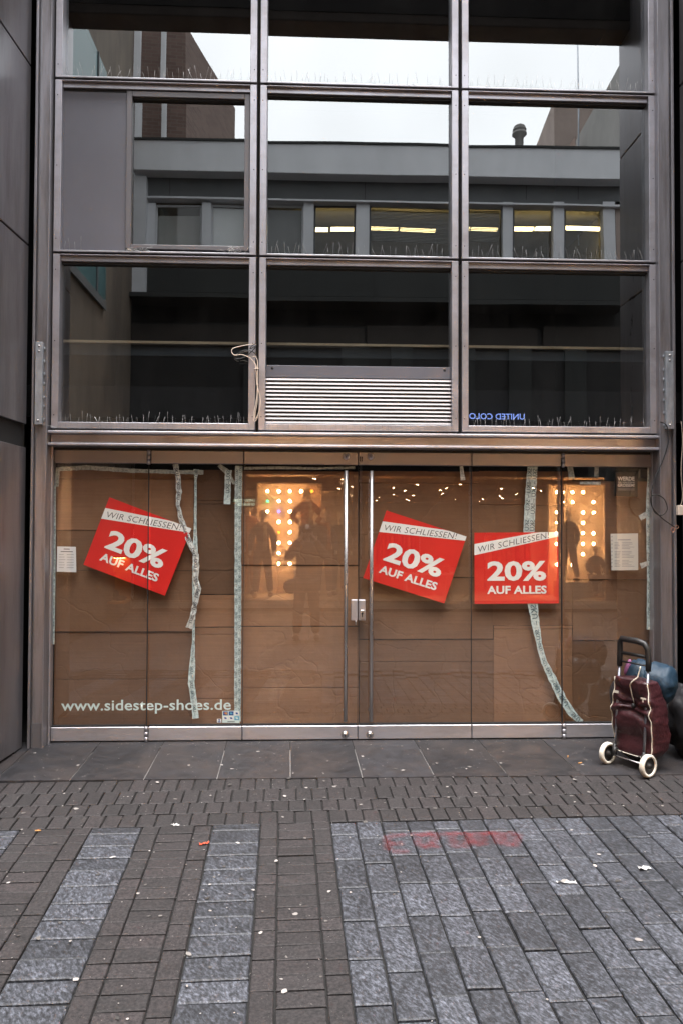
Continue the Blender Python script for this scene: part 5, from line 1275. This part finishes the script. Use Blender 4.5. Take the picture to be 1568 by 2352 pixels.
# projecting green sign and window lettering
M['green_sign'] = mat('green_sign', (.03, .09, .04), .5, 0, .1, 3); M['sign_letter'] = emit('sign_letter', (.8, .85, .6), 1.2)
t = thing('hanging_sign', 'small dark green shop sign mirrored beside the wide vertical tape', 'sign', RF(557, 1152, LO - .3))
rbox(MB(), 530, 1140, 586, 1166, LO - .3, .06).build('sign_board', 'green_sign', t)
opp_text('UNITED COLORS', 584, 533, 1147, 1153, LO - .305, .015, 'sign_letter', t); opp_text('OF BENETTON', 584, 540, 1156, 1162, LO - .305, .015, 'sign_letter', t)
t = thing('window_transfer', 'dark lettering on the opposite shop window beside the photographer reflection', 'lettering', RF(655, 1290, LO + .02))
opp_text('UNITED', 691, 641, 1264, 1274, LO + .03, .02, 'ink', t); opp_text('COLORS', 691, 641, 1280, 1291, LO + .03, .02, 'ink', t); opp_text('OF BENETTON', 719, 636, 1297, 1306, LO + .03, .02, 'ink', t)

# ------------------------------------------------------------------ figures
def skin(nodes, edges, name, sub=2, root=0):
    keys = list(nodes); ix = {k: i for i, k in enumerate(keys)}
    me = bpy.data.meshes.new(name); me.from_pydata([nodes[k][0] for k in keys], [(ix[a], ix[b_]) for a, b_ in edges], [])
    o = bpy.data.objects.new(name, me); C.objects.link(o)
    md = o.modifiers.new('s', 'SKIN'); md.branch_smoothing = .4
    for i, k in enumerate(keys):
        sv = me.skin_vertices[0].data[i]; r = nodes[k][1]; sv.radius = r if hasattr(r, '__len__') else (r, r); sv.use_root = (i == root)
    if sub: sd = o.modifiers.new('d', 'SUBSURF'); sd.levels = sub; sd.render_levels = sub
    dg = bpy.context.evaluated_depsgraph_get(); out = bpy.data.meshes.new_from_object(o.evaluated_get(dg)); out.name = name
    bpy.data.objects.remove(o); bpy.data.meshes.remove(me)
    for p in out.polygons: p.use_smooth = True
    return out
BODY = {'pelvis': ((0, 0, .98), (.14, .10)), 'waist': ((0, 0, 1.12), (.12, .09)), 'chest': ((0, 0, 1.34), (.15, .105)), 'collar': ((0, -.005, 1.49), (.085, .065)), 'neck': ((0, 0, 1.57), .05), 'jaw': ((0, .015, 1.68), (.045, .05)),
        'sl': ((-.175, 0, 1.45), .06), 'el': ((-.245, -.03, 1.18), .045), 'wl': ((-.25, .05, .95), .03), 'hl': ((-.25, .075, .87), (.022, .038)), 'sr': ((.175, 0, 1.45), .06), 'er': ((.245, -.03, 1.18), .045), 'wr': ((.25, .05, .95), .03), 'hr': ((.25, .075, .87), (.022, .038)),
        'pl': ((-.09, 0, .92), .095), 'kl': ((-.115, .015, .52), .062), 'al': ((-.125, -.02, .10), .042), 'tl': ((-.135, .13, .035), .034), 'pr': ((.09, 0, .92), .095), 'kr': ((.115, .015, .52), .062), 'ar': ((.125, -.02, .10), .042), 'tr': ((.135, .13, .035), .034)}
EDG = [('pelvis', 'waist'), ('waist', 'chest'), ('chest', 'collar'), ('collar', 'neck'), ('neck', 'jaw'), ('chest', 'sl'), ('sl', 'el'), ('el', 'wl'), ('wl', 'hl'), ('chest', 'sr'), ('sr', 'er'), ('er', 'wr'), ('wr', 'hr'), ('pelvis', 'pl'), ('pl', 'kl'), ('kl', 'al'), ('al', 'tl'), ('pelvis', 'pr'), ('pr', 'kr'), ('kr', 'ar'), ('ar', 'tr')]
def fingers(N, E, side, wrist, hand, fdir, sidev, curl):
    w_, h = Vector(N[wrist][0]), Vector(N[hand][0]); fdir = Vector(fdir).normalized(); sidev = Vector(sidev).normalized(); curl = Vector(curl).normalized()
    for i, ln in enumerate((.062, .075, .079, .070)):
        b_ = h + sidev * (.03 - .019 * i) + fdir * .02; m_ = b_ + fdir * ln * .6 + curl * ln * .15; t_ = m_ + fdir * ln * .25 + curl * ln * .45
        for nm, p, r in (('a', b_, .010), ('b', m_, .0088), ('c', t_, .0075)): N['%s%d%s' % (side, i, nm)] = (tuple(p), r)
        E += [(hand, '%s%da' % (side, i)), ('%s%da' % (side, i), '%s%db' % (side, i)), ('%s%db' % (side, i), '%s%dc' % (side, i))]
    b_ = h + sidev * .035 - fdir * .02; m_ = b_ + sidev * .028 + fdir * .03; t_ = m_ + fdir * .03 + curl * .012
    for nm, p, r in (('a', b_, .012), ('b', m_, .010), ('c', t_, .008)): N['%st%s' % (side, nm)] = (tuple(p), r)
    E += [(hand, side + 'ta'), (side + 'ta', side + 'tb'), (side + 'tb', side + 'tc')]
def dress(N, keys, grow, hem=None):
    out = {}
    for k in keys:
        p, r = N[k]; r = r if hasattr(r, '__len__') else (r, r); g = grow.get(k, .025); out[k] = (p, (r[0] + g, r[1] + g))
    if hem: out.update(hem)
    return out
M['mannequin'] = mat('mannequin', (.62, .46, .3), .4, 0, .04, 3)
def sub_edges(keys): return [e for e in EDG if e[0] in keys and e[1] in keys]
def figure(name, label, cat, loc, rotz, scale, pose, top, trousers, skinmat, group=None, scarf=None, shoes='cloth4', extra=None, hands=False):
    t = thing(name, label, cat, loc, group); t.rotation_euler = (0, 0, rotz); t.scale = (scale,) * 3
    N = dict(BODY); N.update(pose); E = list(EDG)
    if hands: hands(N, E)
    def ch(nm, me, m):
        o = bpy.data.objects.new(nm, me); C.objects.link(o); o.parent = t
        me.materials.clear(); me.materials.append(M[m]); return o
    bme = skin(N, E, 'body')                       # head grown onto the neck of the same mesh: skull, face, chin, nose, ears
    hd = MB(); hd.ball((0, .0, 1.745), .074, .094, .098, 18, 12).ball((0, .035, 1.675), .052, .058, .062, 14, 10).ball((0, .098, 1.70), .011, .018, .022, 8, 6)
    hd.ball((-.076, .0, 1.71), .009, .018, .028, 8, 6).ball((.076, .0, 1.71), .009, .018, .028, 8, 6)
    hme = hd.mesh('h'); bm_ = bmesh.new(); bm_.from_mesh(bme); bm_.from_mesh(hme); bm_.to_mesh(bme); bm_.free(); bpy.data.meshes.remove(hme)
    for p_ in bme.polygons: p_.use_smooth = True
    ch('body', bme, skinmat)
    jk = ['waist', 'chest', 'sl', 'el', 'wl', 'sr', 'er', 'wr']
    pz_ = N['pelvis'][0]
    jn = dress(N, jk, {'waist': .04, 'chest': .03, 'sl': .03, 'el': .03, 'wl': .022, 'sr': .03, 'er': .03, 'wr': .022},
               {'hem': ((pz_[0], pz_[1], pz_[2] - .24), (.18, .15)), 'throat': ((0, .0, 1.565), (.075, .07))})
    jn['waist'] = ((pz_[0], pz_[1], 1.16), jn['waist'][1])
    ch('jacket', skin(jn, sub_edges(jk) + [('waist', 'hem'), ('chest', 'throat')], 'jacket'), top)
    tk = ['pelvis', 'pl', 'kl', 'al', 'pr', 'kr', 'ar']
    ch('trousers', skin(dress(N, tk, {'pelvis': .012, 'pl': .018, 'kl': .025, 'al': .03, 'pr': .018, 'kr': .025, 'ar': .03}), sub_edges(tk), 'trousers'), trousers)
    sh = MB()
    for s_ in 'lr':
        a_, b_ = Vector(N['a' + s_][0]), Vector(N['t' + s_][0]); sh.ball(a_.lerp(b_, .5) + Vector((0, 0, -.02)), .052, .125, .05, 12, 8)
    ch('shoes', sh.mesh('shoes'), shoes)
    if scarf:
        c = Vector(N['collar'][0]); r_ = MB()
        r_.tube([c + Vector((.105 * math.cos(q), .10 * math.sin(q) + .01, .045 + .012 * math.sin(3 * q))) for q in [2 * math.pi * k / 14 for k in range(15)]], .036, 8)
        r_.tube([c + Vector((.07, .12, .02)), c + Vector((.08, .16, -.2)), c + Vector((.075, .155, -.5))], [.04, .045, .05], 8)
        ch('scarf', r_.mesh('scarf'), scarf)
    if extra: extra(t, N, ch)
    return t
def stand(px, pytop, L_, rot, label, pose, top, tro_, scarf=None, plinth=None, hgt=1.85):
    p = RF(px, pytop, L_); base = p.z - hgt
    if plinth is None: base = FZ; 
    h = p.z - base
    figure('mannequin', label, 'mannequin', (p.x, -L_, base), rot, h / 1.845, pose, top, tro_, 'mannequin', 'mannequins in the shop window opposite', scarf)
    if plinth:
        x0 = p.x; t = thing('display_plinth', plinth, 'plinth', (x0, -L_, FZ)); MB().box(x0 - .3, x0 + .3, -L_ - .3, -L_ + .3, FZ + .002, base).build('plinth_box', 'plinth', t, bevel=.01)
akimbo = {'el': ((-.34, -.06, 1.22), .045), 'wl': ((-.2, .07, 1.04), .03), 'hl': ((-.165, .10, 1.0), (.02, .034)), 'er': ((.34, -.06, 1.22), .045), 'wr': ((.2, .07, 1.04), .03), 'hr': ((.165, .10, 1.0), (.02, .034))}
stride = {'kl': ((-.10, .10, .53), .062), 'al': ((-.12, .12, .10), .042), 'tl': ((-.14, .27, .035), .034), 'kr': ((.12, -.04, .52), .062), 'ar': ((.15, -.15, .10), .042), 'tr': ((.18, -.01, .035), .034)}
stand(603, 1170, LO + .75, .1, 'mannequin in dark jacket and sand scarf, mirrored below the green bulb', stride, 'cloth2', 'cloth4', 'cloth3')
stand(706, 1122, LO + 1.35, -.05, 'tallest mannequin in brown jumper with hands on hips, mirrored', akimbo, 'cloth1', 'cloth2', 'cloth3', 'plinth under the tallest mirrored mannequin')
stand(745, 1171, LO + .9, -.15, 'mannequin in long coat mirrored right of the photographer', {}, 'cloth2', 'cloth4', 'cloth1')
stand(781, 1176, LO + 1.3, -.3, 'mannequin mirrored just left of the bar handle', {}, 'cloth2', 'cloth4')
stand(571, 1152, LO + 1.5, .3, 'mannequin in rust coat half hidden behind the green sign', {}, 'cloth1', 'cloth1')
stand(1315, 1170, LO + 1.0, .9, 'mannequin in dark coat turned sideways, mirrored among the right bulbs', stride, 'cloth4', 'cloth2', None, 'low plinth under the sideways mannequin', 1.62)
seat = {'pl': ((-.10, .06, .95), .095), 'pr': ((.10, .06, .95), .095), 'kl': ((-.14, .45, .98), .062), 'kr': ((.14, .45, .98), .062), 'al': ((-.12, .46, .58), .042), 'ar': ((.12, .46, .58), .042), 'tl': ((-.13, .60, .52), .034), 'tr': ((.13, .60, .52), .034), 'el': ((-.24, .08, 1.2), .045), 'wl': ((-.13, .30, 1.08), .03), 'hl': ((-.08, .36, 1.06), (.022, .036)), 'er': ((.24, .08, 1.2), .045), 'wr': ((.13, .30, 1.08), .03), 'hr': ((.08, .36, 1.06), (.022, .036))}
p = RF(1377, 1254, LO + .9)
figure('mannequin', 'seated small mannequin in black mirrored beside the sleeve notice', 'mannequin', (p.x, -LO - .9, p.z - 1.82 * .82), .1, .82, seat, 'cloth4', 'cloth4', 'mannequin', 'mannequins in the shop window opposite')
t = thing('display_plinth', 'pale plinth under the seated mirrored mannequin', 'plinth', (p.x, -LO - 1.0, FZ)); MB().box(p.x - .35, p.x + .35, -LO - 1.3, -LO - .82, FZ + .002, p.z - 1.82 * .82 + .86 * .82).build('plinth_box', 'plinth', t, bevel=.01)

# the photographer, standing at the camera
def ph_hands(N, E):
    fingers(N, E, 'fl', 'wl', 'hl', (.55, .1, .8), (0, 1, .1), (.9, 0, -.2)); fingers(N, E, 'fr', 'wr', 'hr', (-.55, .1, .8), (0, 1, .1), (-.9, 0, -.2))
M['coat'] = mat('coat', (.028, .025, .025), .85, 0, .2, 8); M['jeans'] = mat('jeans', (.035, .035, .045), .9, 0, .2, 20); M['skin'] = mat('skin', (.5, .33, .25), .55, 0, .06, 12); M['hair'] = mat('hair', (.035, .025, .02), .7, 0, .2, 40)
shoot = {'el': ((-.31, .06, 1.30), .05), 'wl': ((-.125, .20, 1.60), .032), 'hl': ((-.085, .215, 1.65), (.022, .036)), 'er': ((.31, .06, 1.30), .05), 'wr': ((.125, .20, 1.60), .032), 'hr': ((.085, .215, 1.65), (.022, .036)), 'kl': ((-.13, .0, .52), .066), 'al': ((-.16, -.03, .10), .045), 'tl': ((-.18, .12, .035), .036), 'kr': ((.12, .0, .52), .066), 'ar': ((.15, -.03, .10), .045), 'tr': ((.17, .12, .035), .036),
         'chest': ((0, 0, 1.34), (.18, .13)), 'waist': ((0, 0, 1.12), (.16, .12)), 'pelvis': ((0, 0, .98), (.16, .12)), 'sl': ((-.20, 0, 1.45), .068), 'sr': ((.20, 0, 1.45), .068)}
def ph_extra(t, N, ch):
    hr = MB(); hr.ball((0, -.012, 1.755), .088, .102, .088, 16, 10)
    for k in range(60):
        q = random.uniform(0, 6.28); e = random.uniform(-.1, 1.2); d = Vector((math.cos(q) * math.cos(e) * .088, math.sin(q) * math.cos(e) * .1 - .012, math.sin(e) * .09 + 1.755))
        if d.y < .05: hr.tube([d, d + Vector((random.gauss(0, .01), random.gauss(0, .01) - .008, random.uniform(-.02, .01)))], [.008, .003], 4)
    ch('hair', hr.mesh('hair'), 'hair')
    er = MB().ball((-.082, .005, 1.70), .012, .02, .03, 8, 6).ball((.082, .005, 1.70), .012, .02, .03, 8, 6); ch('ears', er.mesh('ears'), 'skin')
    ey = MB().ball((-.032, .085, 1.715), .012, .008, .009, 8, 6).ball((.032, .085, 1.715), .012, .008, .009, 8, 6); ch('eyes', ey.mesh('eyes'), 'white_print')
    mo = MB().ball((0, .090, 1.64), .024, .008, .006, 8, 6); ch('mouth', mo.mesh('mouth'), 'cloth1')
gp = gz(-6.42)
HS = (1.70 - gp) / 1.845
figure('person', 'photographer in dark coat raising a camera, mirrored in the door glass', 'person', (.0, -6.42, gp), 0, HS, shoot, 'coat', 'jeans', 'skin', extra=ph_extra, hands=ph_hands)
cm = thing('photo_camera', 'compact black camera held up by the photographer', 'camera', (0, -6.17, 1.59))
MB().box(-.065, .065, -6.215, -6.175, 1.555, 1.628).build('camera_body', 'black_plastic', cm, bevel=.005)
MB().lathe([(.03, 0), (.03, .03), (.026, .035), (.02, .035), (.018, .02), (0, .02)], (0, -6.176, 1.59), (0, 1, 0), 20).build('lens', 'black_plastic', cm)
bgx = RF(668, 1350, 6.45); sack((bgx.x, -6.5, bgx.z), (.12, .08, .12), 'shoulder_bag', 'coat', 'dark shoulder bag hanging at the photographer hip', 'bag', 1.0)

# ------------------------------------------------------------------ neighbouring walls mirrored in the glass
xw = RF(303, 600, LO - .2).x
sw = thing('side_building', 'stained brown concrete wall with teal glass bay, mirrored at the left', 'building', (xw, -8, 0))
MB().box(xw - .6, xw - .005, -LO + .21, -5.3, -.3, 13).build('wall', 'concrete_brown', sw)
pt = RF(240, 160, 7.3); d_ = (706 - 240) / FPX
Lb = (xw / (RF(240, 300, 7.0).x)) * (7.0 - CAM.y) + CAM.y
zt_ = RF(240, 160, Lb).z; zb_ = RF(237, 707, Lb).z
bay = MB().box(xw - .004, xw + .03, -Lb, -5.3, zb_, zt_).build('glass_bay', 'teal', sw)
MB().box(xw + .031, xw + .05, -Lb, -5.3, zb_ - .02, zb_ + .12).box(xw + .031, xw + .05, -Lb + .6, -Lb + .66, zb_ + .12, zt_).build('bay_frame', 'frieze', bay)
# lit display case with shoes, mirrored over the left poster
t = thing('display_case', 'orange lit display case with shoes mirrored below the left poster', 'display case', RF(235, 1385, 8.4))
x0, x1, z0, z1 = RR(196, 1282, 282, 1384, 8.6)
M['case_back'] = mat('case_back', (.5, .22, .07), .9); M['case_lamp'] = emit('case_lamp', (1, .45, .12), 25)
MB().box(x0, x1, -9.1, -9.05, z0, z1).box(x0, x1, -9.05, -8.5, z0 - .04, z0 + .0).box(x0, x1, -9.05, -8.5, z1, z1 + .04).box(x0, x0 + .02, -9.05, -8.5, z0, z1).build('case', 'case_back', t)
MB().box(x0 + .1, x1 - .1, -9.0, -8.95, z1 - .03, z1 - .005).build('case_lamp', 'case_lamp', t)
for k in range(2):
    sx_ = x0 + (.18 + .36 * k); s_ = MB()
    s_.ball((sx_, -8.75, z0 + .05), .14, .05, .05, 12, 8).ball((sx_ - .07, -8.75, z0 + .11), .06, .045, .10, 12, 8); s_.build('shoe', 'cloth4', t)
# brick tower behind, left
A_ = RF(430, 50, 11.6); zt2 = A_.z
dB = (zt2 - CAM.z) / (1220 - 240) * FPX; B_ = RF(542, 240, dB + CAM.y)
bt = thing('brick_tower', 'dark brick building rising behind, mirrored in the upper left windows', 'building', (A_.x - 2, A_.y, 0))
mb = MB(); Lx = -7.0
poly = [(Lx, A_.y + .5), (A_.x, A_.y), (B_.x, B_.y), (B_.x - 1, B_.y - 5), (Lx, B_.y - 5)]
n_ = len(poly); mb.add([(x, y, 9.3) for x, y in poly] + [(x, y, zt2) for x, y in poly], [tuple(range(n_ - 1, -1, -1)), tuple(range(n_, 2 * n_))] + [((i + 1) % n_, i, i + n_, (i + 1) % n_ + n_) for i in range(n_)])
mb.build('brick_wall', 'brick_dark', bt)
q = RF(318, 100, 11.2); MB().box(q.x - .07, q.x + .07, -11.25, -11.15, 9.35, zt2 + .4).build('pale_pipe', 'render_white', bt)
q = RF(378, 100, 11.2); MB().box(q.x - .05, q.x + .05, -11.25, -11.15, 9.35, zt2 + .4).build('pale_pipe', 'render_white', bt)
# right hand neighbours
def wall_pair(nm, A, B, La, thick, m, label, back=.4):
    a = RF(*A, La); h = a.z; db = (h - CAM.z) / (1220 - B[1]) * FPX; b_ = RF(B[0], B[1], db + CAM.y)
    t = thing(nm, label, 'building', (a.x, a.y, 0)); poly = [(a.x, a.y), (a.x + thick, a.y), (b_.x + thick, b_.y), (b_.x, b_.y)]
    MB().add([(x, y, 0) for x, y in poly] + [(x, y, h) for x, y in poly], [(3, 2, 1, 0), (4, 5, 6, 7)] + [(i, (i + 1) % 4, (i + 1) % 4 + 4, i + 4) for i in range(4)]).build('wall', m, t)
    return t, a, b_, h
t1, a1, b1, h1 = wall_pair('neighbour_building', (1441, 104), (1306, 327), 11.3, 3.0, 'concrete_grey', 'grey concrete building mirrored in the upper right window')
MB().box(min(a1.x, b1.x) - .012, min(a1.x, b1.x) - .002, b1.y, b1.y + 1.6, 6, h1 - .3).build('brick_infill', 'brick_pink', t1)
t2, a2, b2, h2 = wall_pair('neighbour_building', (1270, 228), (1222, 330), 19.5, 4.0, 'pink_render', 'pinkish rendered building mirrored behind the roof vent')
# roof vent
vp = RF(1191, 327, 12.0); t = thing('roof_vent', 'round metal roof vent mirrored on the opposite roof', 'vent', vp)
s_ = 18.1 / FPX
MB().lathe([(.10, -.2), (.10, .14), (.17, .20), (.17, .25), (.12, .27), (.16, .30), (.16, .33), (.12, .35), (.14, .38), (.10, .42), (0, .44)], vp, (0, 0, 1), 20).build('vent_cowl', 'concrete_grey', t)
ap = RF(1327, 75, 14); MB().tube([(ap.x, ap.y, 9.0), (ap.x, ap.y, ap.z + .3)], .02, 6).build('antenna_mast', 'galv', label='thin antenna mast mirrored against the sky', cat='antenna')

eb = thing('side_light_blocker', 'unseen block added beyond the right frame edge to shut out side light', 'building', (13.5, -6, 0))
MB().box(13, 14, -16, 2, -.3, 11).build('wall', 'concrete_grey', eb)  # added out of view: closes the street end so light falls from above
eb = thing('side_light_blocker', 'unseen block added beyond the left frame edge to shut out side light', 'building', (-12.5, -4, 0))
MB().box(-13, -12, -16, 2, -.3, 11).build('wall', 'concrete_grey', eb)  # same added light blocker at the other end, also out of view
